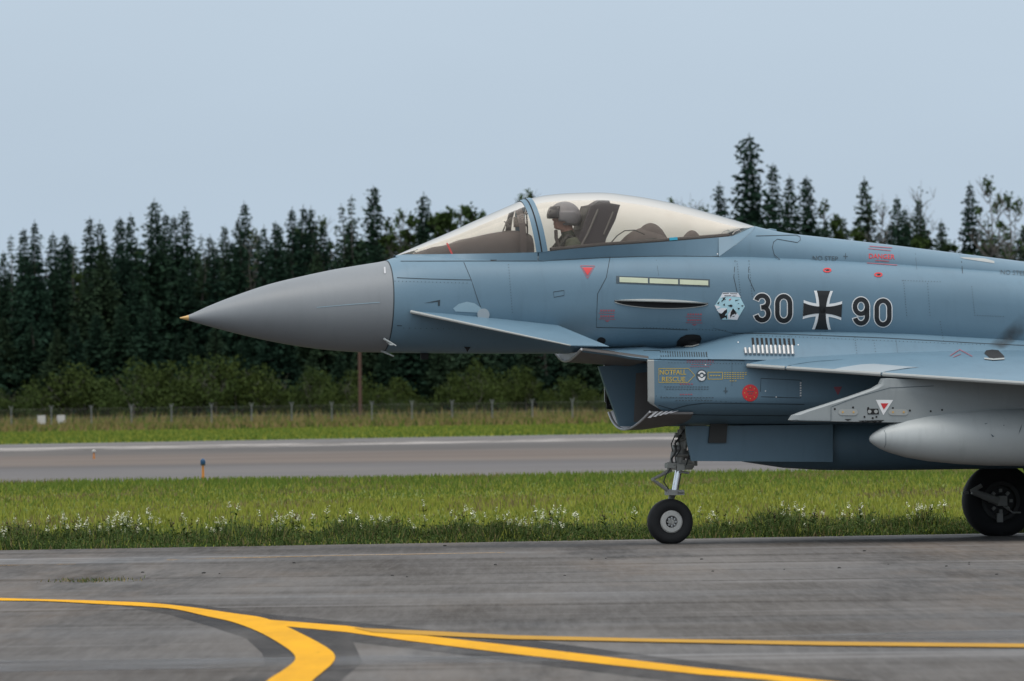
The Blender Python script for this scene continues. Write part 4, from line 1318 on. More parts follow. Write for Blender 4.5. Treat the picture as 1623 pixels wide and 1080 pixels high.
hb = [lathe([(-.071, .0), (-.071, .010), (-.05, .010)], (ng.x + .04 * math.cos(a), 0, NR - .004 + .04 * math.sin(a)), 'Y', 8) for a in [k * math.pi / 4 for k in range(8)]]
part('hub_bolts', join(*hb), M['metal'], wheel)['kind'] = 'stuff'
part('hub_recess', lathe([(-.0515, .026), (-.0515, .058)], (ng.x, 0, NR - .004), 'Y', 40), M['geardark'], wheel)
for s in (-1,):
    dr = [L(u, v, -.34) for u, v in ((1086, 676), (1089, 700), (1096, 731), (1320, 732.5), (1320, 673))]
    vf = extrude(dr, (0, .03, 0))
    d = part('nose_gear_door', vf if s < 0 else mir(vf), M['skin'], smooth=False)
    vf = extrude([L(u, v, -.345) for u, v in ((1125, 672), (1122, 702), (1150, 702), (1152, 672))], (0, -.03, 0))
    part('door_hinge_box', vf if s < 0 else mir(vf), M['geardark'], d, smooth=False)

# ---- main gear
MR, MY = .378, 1.66
mg = L(1583, 796, MY)
for s in (1, -1):
    fl = s < 0
    o = Vector((mg.x, MY, MR - .02))
    ty_ = lathe([(-.085, .20), (-.105, .23), (-.112, .29), (-.098, .345), (-.06, .372), (0, .378), (.06, .372), (.098, .345), (.112, .29), (.105, .23), (.085, .2)], o, 'Y', 64)
    for p in ty_[0]:
        if p.z < .006: p.z = .006
    P = lambda dx, dy, dz: o + Vector((dx, dy, dz))
    legv = join(tube([P(.12, .02 + .16, 1.0), P(.05, .17, .5), P(.0, .17, .05)], [.075, .07, .06], 14), tube([P(0, .2, 0), P(0, -.13, 0)], .045, 12), box(P(.0, -.115, .0), (.10, .06, .10)))
    leg = part('main_gear_leg', mir(legv) if fl else legv, M['gear'])
    lk = join(tube([P(-.32, -.15, .10), P(-.05, -.14, .0)], [.030, .045], 8), tube([P(-.33, -.15, .10), P(-.22, -.15, .16)], .022, 8), tube([P(-.36, -.15, .09), P(-.42, -.15, .085)], [.014, .008], 8))
    part('torque_link', mir(lk) if fl else lk, M['gear'], leg)
    w = lathe([(-.07, 0), (-.07, .06), (-.05, .07), (-.05, .15), (-.09, .16), (-.095, .195), (-.08, .21), (.08, .21), (.095, .19), (.06, .15), (.06, 0)], o, 'Y', 40)
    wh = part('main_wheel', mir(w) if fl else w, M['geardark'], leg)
    part('tyre', mir(ty_) if fl else ty_, M['rubber'], wh, sharp=60)
    bk = join(*[box(P(.105 * math.cos(a), -.06, .105 * math.sin(a)), (.035, .05, .03), Matrix.Rotation(-a, 3, 'Y')) for a in [k * math.pi / 4 for k in range(8)]], tube([P(.02, -.1, -.05), P(.12, -.1, -.12), P(.2, -.1, -.12)], .01, 6), box(P(-.02, -.09, -.17), (.06, .05, .09)))
    part('brake_unit', mir(bk) if fl else bk, M['gear'], wh)['kind'] = 'stuff'
    dv = join(extrude([P(-.52, .1, .56), P(-.42, .1, .36), P(-.30, .1, .34), P(-.24, .1, .40), P(-.12, .1, .33), P(.30, .1, .33), P(.45, .1, .8), P(-.4, .1, .8)], (0, .03, 0)))
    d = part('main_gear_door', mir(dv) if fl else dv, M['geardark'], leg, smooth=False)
    dv = extrude([P(.16, -.3, .7), P(.17, -.3, .34), P(.26, -.3, .12), P(.6, -.3, .12), P(.6, -.3, .7)], (0, .02, 0))
    part('main_gear_door', mir(dv) if fl else dv, M['skin'], leg, smooth=False)
c = L(1560, 748, 0)
part('belly_keel', box((L(1900, 690, 0).x, 0, L(1900, 690, 0).z), (4.5, 1.4, .30)), M['skin'], smooth=False)

# small probes and blades below the nose
for nm, pts, y in (('air_data_probe', ((608, 537), (628, 548.5), (626, 546)), -.34), ('air_data_probe', ((604, 556), (624, 565), (622, 561)), -.12)):
    vf = tube([L(pts[0][0], pts[0][1], y), L(pts[1][0], pts[1][1], y - .06)], [.012, .006], 8)
    part(nm, vf, M['tank'])
    vf = extrude([L(612, 541, y + .03), L(619, 541, y + .03), L(624, 546, y - .05), L(618, 546, y - .05)], (0, 0, -.01)); part(nm, (vf[0], vf[1]), M['tank'])
part('belly_antenna', extrude([L(u, v, -.02) for u, v in ((667, 557), (679, 557), (679, 570), (668, 570))], (0, .04, 0)), M['dark'])
part('belly_antenna', extrude([L(u, v, -.28) for u, v in ((728, 545), (748, 547), (741, 558), (738, 552))], (0, .02, 0)), M['dark'])
vf = lathe([(0, 0), (.004, .05), (.02, .045), (.028, .0)], (0, 0, 0), 'Z', 20)
part('spine_antenna', ([Vector((p.x * 1.3, p.y, p.z)) + L(1221, 365, 0) + Vector((0, 0, -.012)) for p in vf[0]], vf[1]), M['skin'], spine)

# ------------------------------------------------------------------ surface details cast onto the skin


def bvh_of(objs):
    V = []; F = []
    for o in objs:
        n = len(V)
        V += [v.co.copy() for v in o.data.vertices]
        F += [tuple(i + n for i in p.vertices) for p in o.data.polygons]
    return BVHTree.FromPolygons(V, F)


SKIN = bvh_of([radome, fus, intake, fair, spine, frame, arch] + [o for o in jet.children if o.name.startswith(('windscreen_sill', 'canopy_fillet'))])
port_wing = [o for o in jet.children if o.name.startswith('wing') and o.data.vertices and o.name in ('wing',)]
ROOT = bvh_of([fair, fus] + port_wing)
PYLB = bvh_of([port_pylon]); TNKB = bvh_of([port_tank])
DOORB = None


def cast(u, v, tree, off):
    o = JI @ CAM; d = (JR @ ray(u, v)).normalized()
    h, n, i, dist = tree.ray_cast(o, d)
    if h is None: return None
    if n.dot(d) > 0: n = -n
    return h + n * off


def decal_bm(name, bm, mat, parent, tree=None, off=.004, res=7.0, solid=0.0):
    tree = tree or SKIN
    bmesh.ops.triangulate(bm, faces=bm.faces[:])
    for _ in range(5):
        es = [e for e in bm.edges if e.calc_length() > res]
        if not es: break
        bmesh.ops.subdivide_edges(bm, edges=es, cuts=1)
        bmesh.ops.triangulate(bm, faces=[f for f in bm.faces if len(f.verts) > 3])
    bad = []
    for vt in bm.verts:
        h = cast(vt.co.x, vt.co.y, tree, off)
        if h is None: bad.append(vt)
        else: vt.co = h
    if bad: bmesh.ops.delete(bm, geom=bad, context='VERTS')
    # outward normals
    for f in bm.faces:
        f.normal_update()
        if f.normal.y > 0: f.normal_flip()
    me = bpy.data.meshes.new(name); bm.to_mesh(me); bm.free()
    return link(name, me, mat, parent, True, None)


def decal(name, polys, mat, parent=None, **kw):
    bm = bmesh.new()
    for p in polys:
        try:
            bm.faces.new([bm.verts.new((u, v, 0)) for u, v in p])
        except ValueError:
            pass
    o = decal_bm(name, bm, mat, parent or fus, **kw)
    if name in ('stencil_lines', 'fitting_hole', 'bleed_mark', 'red_seal_text', 'badge_dark_shape', 'badge_white_field', 'scuff', 'warning_line', 'cover_fastener', 'fitting_plug', 'rescue_emblem'): o['kind'] = 'stuff'
    return o


def ribbon(pts, w):
    out = []
    for (a, b), (c, d) in zip(pts[:-1], pts[1:]):
        ln = math.hypot(c - a, d - b) or 1
        nx, ny = -(d - b) / ln * w / 2, (c - a) / ln * w / 2
        out.append([(a + nx, b + ny), (c + nx, d + ny), (c - nx, d - ny), (a - nx, b - ny)])
    return out


def stroke(pts, w, ext=0.0):
    """one mitred ribbon polygon strip along a path"""
    P = [np.array(p, float) for p in pts]
    if ext:
        d0 = P[1] - P[0]; P[0] = P[0] - d0 / np.linalg.norm(d0) * ext
        d1 = P[-1] - P[-2]; P[-1] = P[-1] + d1 / np.linalg.norm(d1) * ext
    closed = np.linalg.norm(P[0] - P[-1]) < 1e-6
    Lf, Rt = [], []
    for i, p in enumerate(P):
        a = P[i - 1] if i > 0 else (P[-2] if closed else p)
        b = P[i + 1] if i < len(P) - 1 else (P[1] if closed else p)
        d = (b - a) / (np.linalg.norm(b - a) + 1e-9); nrm = np.array([-d[1], d[0]]) * w / 2
        Lf.append(p + nrm); Rt.append(p - nrm)
    return [[tuple(Lf[i]), tuple(Lf[i + 1]), tuple(Rt[i + 1]), tuple(Rt[i])] for i in range(len(P) - 1)]


def arc(cx, cy, rx, ry, a0, a1, n=14):
    return [(cx + rx * math.cos(R(a0 + (a1 - a0) * k / n)), cy + ry * math.sin(R(a0 + (a1 - a0) * k / n))) for k in range(n + 1)]


def text(body, u0, v0, u1, v1, mat, parent=None, slope=0.0, tree=None, off=.004, bold=0.0, name='stencil_text'):
    cu = bpy.data.curves.new('t', 'FONT'); cu.body = body; cu.size = 1.0; cu.resolution_u = 3; cu.offset = bold
    ob = bpy.data.objects.new('t', cu); col.objects.link(ob)
    dg = bpy.context.evaluated_depsgraph_get(); dg.update()
    me = bpy.data.meshes.new_from_object(ob.evaluated_get(dg))
    bpy.data.objects.remove(ob)
    bm = bmesh.new(); bm.from_mesh(me); bpy.data.meshes.remove(me)
    xs = [v.co.x for v in bm.verts]; ys = [v.co.y for v in bm.verts]
    ax, bx, ay, by = min(xs), max(xs), min(ys), max(ys)
    for v in bm.verts:
        tx = (v.co.x - ax) / (bx - ax); ty = (v.co.y - ay) / (by - ay)
        u = u0 + (u1 - u0) * tx; w = v1 + (v0 - v1) * ty + slope * (u - u0)
        v.co = (u, w, 0)
    return decal_bm(name, bm, mat, parent or fus, tree=tree, off=off, res=9)


# large code digits: black strokes with a pale outline
def digit(ch, u0, v0, u1, v1):
    w = 7.2; h = w / 2 + 1.3
    a, b, c, d = u0 + h, v0 + h, u1 - h, v1 - h
    cx, rx, my = (a + c) / 2, (c - a) / 2, (b + d) / 2
    if ch == '0':
        ry = rx * 1.15
        p = arc(cx, b + ry, rx, ry, 180, 360) + arc(cx, d - ry, rx, ry, 0, 180); p.append(p[0])
    elif ch == '9':
        r2 = (d - b) * .30
        p = arc(cx, d - rx * 1.15, rx, rx * 1.15, 165, 0) + [(c, my)] + arc(cx, b + r2, rx, r2, 0, -360, 26)
    else:
        r1, r2 = (d - b) * .245, (d - b) * .275
        p = arc(cx, b + r1, rx * .95, r1, 195, 405) + [(cx + 1, my - .6)]
        p2 = [(cx - 1.5, my - .6)] + arc(cx, d - r2, rx, r2, -70, 165)
        decal('code_digit_outline', stroke(p, w + 3.0, 1.4) + stroke(p2, w + 3.0, 1.4), M['white'], off=.003)
        decal('code_digit', stroke(p, w) + stroke(p2, w), M['black'], off=.006)
        return
    decal('code_digit_outline', stroke(p, w + 3.0, 1.4 if ch == '9' else 0), M['white'], off=.003)
    decal('code_digit', stroke(p, w), M['black'], off=.006)


digit('3', 1193, 464, 1222.6, 512.5)
digit('0', 1227, 465, 1257, 513.5)
digit('9', 1350, 470, 1379, 517.5)
digit('0', 1384.5, 472, 1414.3, 519.3)

# cross
CX, CY = 1303.5, 491.8


def arm(ang, extra, tip=30.5):
    L_, R_ = [], []
    for k in range(9):
        t = k / 8; hw = 5.3 + 5.4 * t ** 2.2 + extra; r = tip * t
        L_.append((r, hw)); R_.append((r, -hw))
    ca, sa = math.cos(R(ang)), math.sin(R(ang))
    q = lambda p: (CX + p[0] * ca - p[1] * sa - .035 * (p[0] * sa + p[1] * ca), CY + p[0] * sa + p[1] * ca + .01 * (p[0] * ca))
    return [[q(L_[i]), q(L_[i + 1]), q(R_[i + 1]), q(R_[i])] for i in range(8)]


decal('cross_border', sum([arm(a + 1, 4.4) for a in (0, 90, 180, 270)], []), M['white'], off=.003)
decal('cross_marking', sum([arm(a + 1, 0) for a in (0, 90, 180, 270)], []), M['black'], off=.006)

# hexagonal badge
hexp = [(1133, 484.5), (1145.3, 464), (1169.5, 465), (1180.5, 486), (1168, 507.5), (1144.5, 506.5)]
hexc = (1156.7, 485.3)
M['badge'] = plain('badge_pale_blue', (.42, .66, .74), .5)
M['badgew'] = plain('badge_white', (.75, .76, .80), .5)
badge = decal('badge', [hexp], M['badge'], off=.004)
B = lambda *pts: [(1120 + x * 80 / 1234, 450 + yv * 70 / 1080) for x, yv in pts]
decal('badge_white_field', [B((390, 215), (765, 222), (830, 330), (640, 315), (480, 310), (330, 350)), B((240, 640), (380, 590), (500, 600), (420, 690), (330, 730)), B((520, 740), (600, 640), (690, 660), (790, 780), (750, 880), (520, 860)), B((190, 520), (350, 560), (240, 620))], M['badgew'], badge, off=.006)
decal('badge_dark_shape', [B((380, 350), (470, 330), (440, 360), (470, 400), (410, 380)), B((420, 360), (445, 370), (370, 440), (350, 430)), B((250, 480), (320, 430), (310, 450), (285, 505)), B((390, 515), (450, 480), (435, 520), (450, 545)), B((510, 535), (600, 505), (635, 540), (600, 575)), B((700, 395), (815, 390), (730, 415), (690, 430)), B((750, 480), (800, 470), (780, 490)), B((830, 540), (900, 520), (880, 560)), B((750, 590), (810, 595), (780, 640)), B((290, 710), (370, 730), (430, 660), (490, 620), (500, 690), (440, 760), (480, 800), (350, 860)), B((440, 790), (495, 760), (490, 870)), B((590, 690), (640, 600), (650, 690), (720, 690), (690, 730), (620, 760), (580, 830), (570, 780)), B((690, 720), (745, 700), (700, 760)), B((620, 790), (700, 780), (640, 810)), B((390, 232), (540, 228), (540, 242), (390, 246)), B((570, 235), (745, 240), (745, 254), (570, 250)), B((430, 285), (600, 285), (600, 298), (430, 300)), B((625, 292), (720, 292), (720, 304), (625, 304))], M['black'], badge, off=.008, res=20)
decal('badge_red_spot', [B((540, 400), (560, 375), (600, 360), (590, 385), (550, 415))], M['red'], badge, off=.008)

# formation light strips
decal('strip_frame', [[(976.5, 437.6), (1125, 443), (1125, 455.2), (976.5, 449.6)]], M['stencil'], off=.003)
for k in range(3): decal('formation_light', [[(981.7 + 47.8 * k, 439.8 + 1.85 * k), (1026.7 + 47.8 * k, 441.6 + 1.85 * k), (1026.7 + 47.8 * k, 449.4 + 1.7 * k), (981.7 + 47.8 * k, 447.6 + 1.7 * k)]], M['strip'], off=.007)
# blade fairing below it
up = [cast(974 + 148 * k / 16, 478 + 4 * k / 16 - 5.6 * math.sin(math.pi * min(1, (k + .3) / 16)) ** .5, SKIN, .0) for k in range(17)]
md = [cast(974 + 148 * k / 16, 475.8 + 4.4 * k / 16, SKIN, .004 + .06 * math.sin(math.pi * k / 16) ** .5) for k in range(17)]
dn = [cast(974 + 148 * k / 16, 478.0 + 4 * k / 16 + 9.8 * math.sin(math.pi * min(1, (k + .2) / 16.2)) ** .5, SKIN, .0) for k in range(17)]
m2 = [p + Vector((0, .004, -.010)) for p in md]
part('side_strake', loft([up, md, m2], False), M['edge'], fus)
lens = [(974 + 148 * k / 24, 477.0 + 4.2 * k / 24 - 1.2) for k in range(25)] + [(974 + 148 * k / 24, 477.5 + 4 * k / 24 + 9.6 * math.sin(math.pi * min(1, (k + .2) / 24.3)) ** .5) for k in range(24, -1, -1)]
decal('strake_shade', [lens], M['dark'], off=.004)  # shade below the strake, painted dark on the flank
decal('strake_shade_rim', stroke(lens[25:], 1.3), M['edge'], off=.007)
# openings as flat decals, the shade inside them painted dark
hole = decal('vent_opening', [[(1072, 548), (1073, 541), (1079, 534.5), (1088, 530.5), (1100, 530), (1109, 531.5), (1112, 536), (1110, 543), (1104, 547.5), (1090, 548.6)]], M['dark'], off=.004)
decal('vent_opening', [arc(953, 540, 7, 5.5, 0, 360)[:-1]], M['dark'], off=.004)
decal('vent_opening', [[(1560, 561), (1563, 556.5), (1572, 555), (1582, 556), (1592, 566), (1590, 569), (1570, 569)]], M['dark'], fair, tree=ROOT, off=.006)
decal('vent_rim', ribbon([(1560, 569.6), (1575, 571.2), (1592, 570)], 2.4), M['edge'], fair, tree=ROOT, off=.010)
decal('vent_rim', ribbon([(1071, 549), (1082, 550.3), (1098, 550), (1108, 547)], 1.8), M['edge'], fus, off=.008)
for k in range(10):
    u = 1191 + 7.15 * k
    decal('louvre_slot', [[(u, 536 + .15 * k), (u + 3.6, 536 + .15 * k), (u + 5, 548), (u + 1, 548)]], M['dark'], fair, off=.004, res=20)
for k in range(12):
    u = 1180 + 6.75 * k
    a, b = cast(u + 1, 550 - (0 if k > 1 else -4), SKIN, .012), cast(u + 2.2, 562.5 + .1 * k, SKIN, .012)
    if a and b: part('louvre_tube', tube([a, b], .016, 8), M['metal'], fair)
for k in range(20):
    u = 1046 + 3.8 * k
    decal('louvre_slot', [[(u, 557 + .1 * k), (u + 1.6, 557 + .1 * k), (u + 2.6, 566), (u + 1, 566)]], M['line'], fair, off=.004, res=20)
# triangular sensor notch on the nose flank
decal('flank_notch', [[(671, 481), (697.5, 475.5), (697, 485), (694, 485), (694, 478.5)]], M['line'], off=.004)
# warm grey canard root fairing
M['fade'] = paint('rubbed_paint', (.27, .39, .46), .4, .1)
decal('root_fairing', [[(718, 489), (727, 482), (740, 478.5), (752, 481), (762, 488), (764, 496), (722, 494)]], M['fade'], off=.003)
# panel gaps
PL = [[(622, 440.2), (680, 442.5), (747, 444), (757, 475), (762, 488)], [(735, 416), (747, 444)], [(967, 407), (961, 440), (947, 466), (945, 519), (1040, 521), (1090, 523)], [(621, 516), (637, 516.5)], [(635, 414.5), (740, 414.2), (860, 414.3)], [(860, 414.4), (870, 413.4), (915, 411.3), (960, 408.9), (1010, 407.3), (1060, 406.4), (1140, 406.9)],
      [(877, 463), (894, 460.5), (894, 468.5), (878, 471.5), (877, 463)], [(1160, 528), (1240, 530), (1400, 536), (1560, 545), (1623, 548)], [(1138, 406), (1162, 388), (1196, 360)], [(1198, 374.5), (1262, 373)], [(1262, 373), (1268, 376), (1268.5, 381), (1264, 385), (1232, 379.5), (1226, 384), (1224, 393), (1227, 404), (1236, 412)], [(1521, 404), (1524, 415), (1525.5, 434)],
      [(1165, 413), (1163, 440), (1172, 480)], [(1187, 413), (1186, 440), (1196, 462)], [(1205, 621), (1206, 600), (1270, 603), (1269, 631), (1206, 629)], [(1036, 640), (1066, 649), (1089, 642.5), (1116, 639), (1180, 639.5), (1275, 641)], [(1080, 654), (1106, 657.5), (1180, 658.5), (1250, 659)], [(1020, 556), (1046, 556), (1046, 569)], [(1120, 558), (1122, 570), (1180, 572)]]
FINE = [[(1040, 412), (1044, 437)], [(1130, 520), (1160, 528)], [(1252, 530), (1252, 570)], [(1420, 538), (1424, 572)], [(1160, 572), (1160, 612)], [(1450, 394), (1453, 428)]]
for pl in FINE:
    decal('panel_gap', stroke(pl, .45), M['stencil'], fus, off=.003, res=14)
for pl in PL:
    decal('panel_gap', stroke(pl, .95), M['line'], spine if min(p[1] for p in pl) < 375 else fus, off=.003, res=14)
riv = []
for a, b, n in (((1168, 415), (1175, 480), 17), ((1187, 415), (1192, 470), 14), ((1432, 445), (1437, 500), 14), ((1470, 450), (1474, 500), 12), ((1540, 455), (1545, 500), 12), ((1545, 500), (1590, 502), 12), ((1200, 532), (1560, 547), 60), ((1355, 536), (1358, 560), 7), ((1385, 540), (1388, 562), 6), ((1490, 510), (1496, 545), 9), ((1020, 519), (1150, 524), 26), ((1430, 445), (1490, 447), 14), ((640, 520), (900, 525), 30), ((806, 420), (812, 495), 18), ((1060, 575), (1180, 577), 26), ((1300, 500), (1300, 530), 8), ((626, 446), (740, 449), 20), ((1250, 540), (1250, 560), 6), ((1190, 640), (1040, 628), 20)):
    for k in range(n):
        t = k / (n - 1); u, v = a[0] + (b[0] - a[0]) * t, a[1] + (b[1] - a[1]) * t
        riv.append([(u - .6, v - .6), (u + .6, v - .6), (u + .6, v + .6), (u - .6, v + .6)])
o = decal('rivet_rows', riv, M['stencil'], off=.003, res=20); o['kind'] = 'stuff'
# stencils
text('NO STEP', 1288, 405.5, 1328, 413, M['stencil'], spine, .035)
text('NO STEP', 1586, 428, 1626, 435.5, M['stencil'], spine, .05)
text('DANGER', 1377, 402.5, 1418, 410, M['red'], spine, .035, bold=.012)
decal('warning_line', ribbon([(1378, 391), (1414, 393.5)], 1.2) + ribbon([(1376, 394.6), (1412, 398)], .9) + ribbon([(1387, 413), (1409, 414.5)], 1.5) + ribbon([(1374, 417.5), (1422, 421)], 1.1), M['redfade'], spine, off=.004)
text('NOTFALL', 1045.5, 586.3, 1087.5, 594.3, M['yellow'], intake, 0, bold=.012)
text('RESCUE', 1049, 597.5, 1086, 605, M['yellow'], intake, 0, bold=.012)
decal('rescue_arrow', ribbon([(1044, 584.3), (1091, 584.3), (1101, 595), (1090, 606.4), (1044, 606.4)], .9) + ribbon([(1044, 584.3), (1044, 606.4)], .6), M['yellow'], intake, off=.004)
decal('rescue_emblem', [arc(1112, 595.5, 8.8, 9.6, 0, 360, 24)[:-1]], M['stencil'], intake, off=.003)
decal('rescue_emblem', [arc(1112, 595, 6.6, 7, 200, 340, 14) + arc(1112, 595, 4.0, 4.4, 340, 200, 10), arc(1112, 595.5, 2.4, 2.2, 0, 360)[:-1], [(1105.5, 597), (1108, 597.5), (1112, 600), (1116, 597.5), (1118.5, 597), (1116, 602.5), (1112, 604), (1108, 602.5)]], M['white'], intake, off=.006)
decal('rescue_box', ribbon([(1122, 590.3), (1145, 590.3), (1145, 601.2), (1122, 601.2), (1122, 590.3)], 1.0), M['yellow'], intake, off=.004)
dash = lambda u0, u1, v, n, w=1.1, s=0.0: sum([ribbon([(u0 + (u1 - u0) * (k + .1) / n, v + s * k), (u0 + (u1 - u0) * (k + .78) / n, v + s * k)], w) for k in range(n)], [])
decal('stencil_lines', dash(1125, 1142, 595.5, 4, 1.6) + dash(1147, 1184, 591, 9) + dash(1147, 1184, 594, 9) + dash(1147, 1180, 597, 8) + dash(1147, 1180, 600, 8) + dash(1156, 1168, 604, 3), M['yellow'], intake, off=.004)
decal('stencil_lines', dash(1088, 1132, 571.5, 11, 1.2) + dash(1088, 1132, 574, 11, 1.0) + dash(1095, 1128, 578, 8) + dash(1093, 1125, 581.5, 8) + dash(1077, 1099, 609, 5, 1.8) + dash(1077, 1098, 625.5, 5, 1.8), M['redfade'], intake, off=.004)
decal('stencil_lines', dash(1052, 1124, 613.5, 16) + dash(1055, 1124, 617, 15) + dash(1046, 1132, 630.5, 18) + dash(1070, 1130, 635, 12), M['stencil'], intake, off=.004)
for u0, v0 in ((949, 491), (1087, 497)):
    decal('stencil_lines', dash(u0 + 2, u0 + 26, v0 + 1.5, 6, 2.8) + ribbon([(u0, v0 + 5.4), (u0 + 25, v0 + 6)], .9) + dash(u0 + 2, u0 + 25, v0 + 10.5, 6, 3.0) + ribbon([(u0, v0 + 14.5), (u0 + 26, v0 + 15)], .9) + [[(u0 + 9, v0 + 17), (u0 + 18, v0 + 17), (u0 + 13.5, v0 + 19.4)]], M['redfade'], off=.004)
decal('warning_triangle', ribbon([(920, 421.8), (942.5, 422), (931, 441.5), (920, 421.8)], 1.1), M['redfade'], off=.003)
decal('warning_triangle', [[(923, 424.5), (939.3, 424.7), (931, 437.5)]], M['red'], off=.005)
for u, v in ((1311, 429), (1392, 436)):
    decal('tie_down_ring', stroke(arc(u, v, 5.6, 2.6, 0, 360, 20), 2.1), M['red'], off=.005)
    decal('tie_down_slot', [arc(u + .6, v + .6, 2.6, 1.4, 0, 360)[:-1]], M['dark'], off=.004)
decal('red_seal', [arc(1189, 623, 12.8, 13.4, 0, 360, 28)[:-1]], M['red'], intake, off=.004)
decal('red_seal_text', sum([[arc(1189 + 9 * math.cos(a), 623 + 9 * math.sin(a), .9, .9, 0, 360, 6)[:-1]] for a in [k * .785 for k in range(8)]], []), M['yellow'], intake, off=.007)
decal('red_seal_text', dash(1184, 1195, 621, 3, 1.4) + dash(1186, 1193, 624.5, 2, 1.2) + dash(1187, 1192, 615, 2, 1.2), M['stencil'], intake, off=.007)

decal('ground_mark', ribbon([(1150, 614), (1150, 624)], 1.2) + ribbon([(1146.5, 620), (1153.5, 620)], 1.2), M['stencil'], intake, off=.005)
decal('bleed_mark', dash(1268, 1268.9, 608, 1, 2) + [[(1267.5, 606 + 4 * k), (1270, 606 + 4 * k), (1270, 608.4 + 4 * k), (1267.5, 608.4 + 4 * k)] for k in range(6)], M['white'], intake, off=.005)
decal('warning_triangle', [[(1321, 613.5), (1334.5, 613), (1328, 627)]], M['redfade'], intake, off=.004)
for u, v in ((1118, 578.5), (1170, 543.5), (1230, 629.5), (1213, 620), (1265, 547.5), (1137, 403), (994, 446), (1116, 448)):
    decal('fastener', [arc(u, v, 1.1, 1.0, 0, 360, 8)[:-1]], M['white'], off=.006)
decal('earth_mark', ribbon([(1340, 402), (1340, 411)], 1) + ribbon([(1336.5, 406.5), (1343.5, 407)], 1), M['stencil'], spine, off=.004)
decal('patch', [[(1521, 408), (1560, 410), (1576, 414.5), (1576, 418), (1527, 410.5)]], M['edge'], spine, off=.003)
decal('static_strip', [[(608.5, 424), (611, 424), (611.5, 434), (609, 434)]], M['lip'], off=.005)
decal('lightning_strip', stroke([(502, 487.5), (560, 482.5), (602, 479.5)], .9), M['fade'], radome, off=.004)
decal('warning_ring', stroke([(1506, 565), (1521, 555), (1541, 566)], 1.1) + stroke([(1511, 567), (1523, 562)], .9), M['redfade'], fair, tree=ROOT, off=.006)
# soot blown from the bleed outlet
mt, nt, b = new_mat('soot_stain')
b.inputs['Base Color'].default_value = (.05, .045, .04, 1); b.inputs['Roughness'].default_value = .9
tr = nd(nt, 'ShaderNodeBsdfTransparent'); mx = nd(nt, 'ShaderNodeMixShader')
at = nd(nt, 'ShaderNodeAttribute', attribute_name='soot')
n_ = noise(nt, 5, 4)
mu = nd(nt, 'ShaderNodeMath', operation='MULTIPLY'); nt.links.new(at.outputs['Fac'], mu.inputs[0]); nt.links.new(ramp(nt, n_, .2, .6), mu.inputs[1])
nt.links.new(mu.outputs[0], mx.inputs[0]); nt.links.new(tr.outputs[0], mx.inputs[1]); nt.links.new(b.outputs[0], mx.inputs[2])
nt.links.new(mx.outputs[0], nt.nodes['Material Output'].inputs[0])
V = []; F = []; A = []
for i in range(12):
    for j in range(12):
        s, t = i / 11, j / 11
        u = 1562 + 30 * t + s * 58; v = 556 - s * 52 - (1 - t) * 6 + 14 * s * (t - .4)
        h = cast(u, v, ROOT, .006)
        V.append(h if h else Vector((0, 0, 0)))
        A.append((1 - s) ** .8 * math.sin(math.pi * min(1, max(0, t))) ** 1.1 * .95 * min(1, .15 + 5 * s))
for i in range(11):
    for j in range(11):
        F.append((i * 12 + j, (i + 1) * 12 + j, (i + 1) * 12 + j + 1, i * 12 + j + 1))
o = mesh('soot_stain', V, F, mt, fus, fix=False)
at_ = o.data.attributes.new('soot', 'FLOAT', 'POINT')
at_.data.foreach_set('value', A)
# pylon and tank fittings
decal('warning_triangle', [[(1388, 634), (1415.5, 634.3), (1400, 658.5)]], M['white'], port_pylon, tree=PYLB, off=.003)
decal('warning_triangle', [[(1395.5, 639.5), (1408, 639.6), (1400.5, 649.5)]], M['red'], port_pylon, tree=PYLB, off=.006)
for u in (1344, 1423.5):
    decal('access_cover', [arc(u - 9, 653.5, 6.5, 5, 90, 270, 8) + arc(u + 9, 653.8, 6.5, 5, -90, 90, 8)], M['edge'], port_pylon, tree=PYLB, off=.006)
    decal('cover_fastener', [arc(u - 8.5, 653.5, 1.8, 1.8, 0, 360, 8)[:-1], arc(u + 8.5, 653.5, 1.8, 1.8, 0, 360, 8)[:-1]], M['tan'], port_pylon, tree=PYLB, off=.009)
decal('fitting_hole', [arc(u, v, 1.7, 1.7, 0, 360, 8)[:-1] for u, v in ((1323, 648.5), (1352, 646), (1376, 647), (1415, 647), (1442, 651), (1370, 661), (1383, 663), (1389, 661), (1475, 652), (1493, 650))], M['dark'], port_pylon, tree=PYLB, off=.004)
decal('fitting_hole', [[(1374, 648), (1392, 648), (1393, 657), (1375, 657)], [(1360, 667), (1402, 666), (1402, 670.3), (1360, 670.3)], [(1338, 664.5), (1350, 664.5), (1350, 669.8), (1338, 669.8)]], M['dark'], port_pylon, tree=PYLB, off=.004)
decal('fitting_plug', [arc(1378, 652.5, 3, 3, 0, 360, 10)[:-1], arc(1388, 652.5, 3, 3, 0, 360, 10)[:-1]], M['edge'], port_pylon, tree=PYLB, off=.008)
decal('panel_gap', stroke([(1318, 645), (1360, 629), (1410, 615), (1480, 612)], .9) + stroke([(1317, 645), (1317, 668)], .7) + ribbon([(1256, 666.5), (1316, 667.5)], .8), M['stencil'], port_pylon, tree=PYLB, off=.003)
decal('panel_gap', stroke([(1399, 677), (1404, 688), (1404, 704), (1399, 715)], .7), M['stencil'], port_tank, tree=TNKB, off=.003)
decal('scuff', [[(1560, 672), (1566, 671), (1562, 673)], [(1570, 688), (1576, 692), (1573, 693)], [(1590, 674), (1592, 674), (1591, 676)], [(1620, 672), (1616, 682), (1614, 690), (1618, 680)]], M['stencil'], port_tank, tree=TNKB, off=.003)

# ------------------------------------------------------------------ pilot
pilot = None


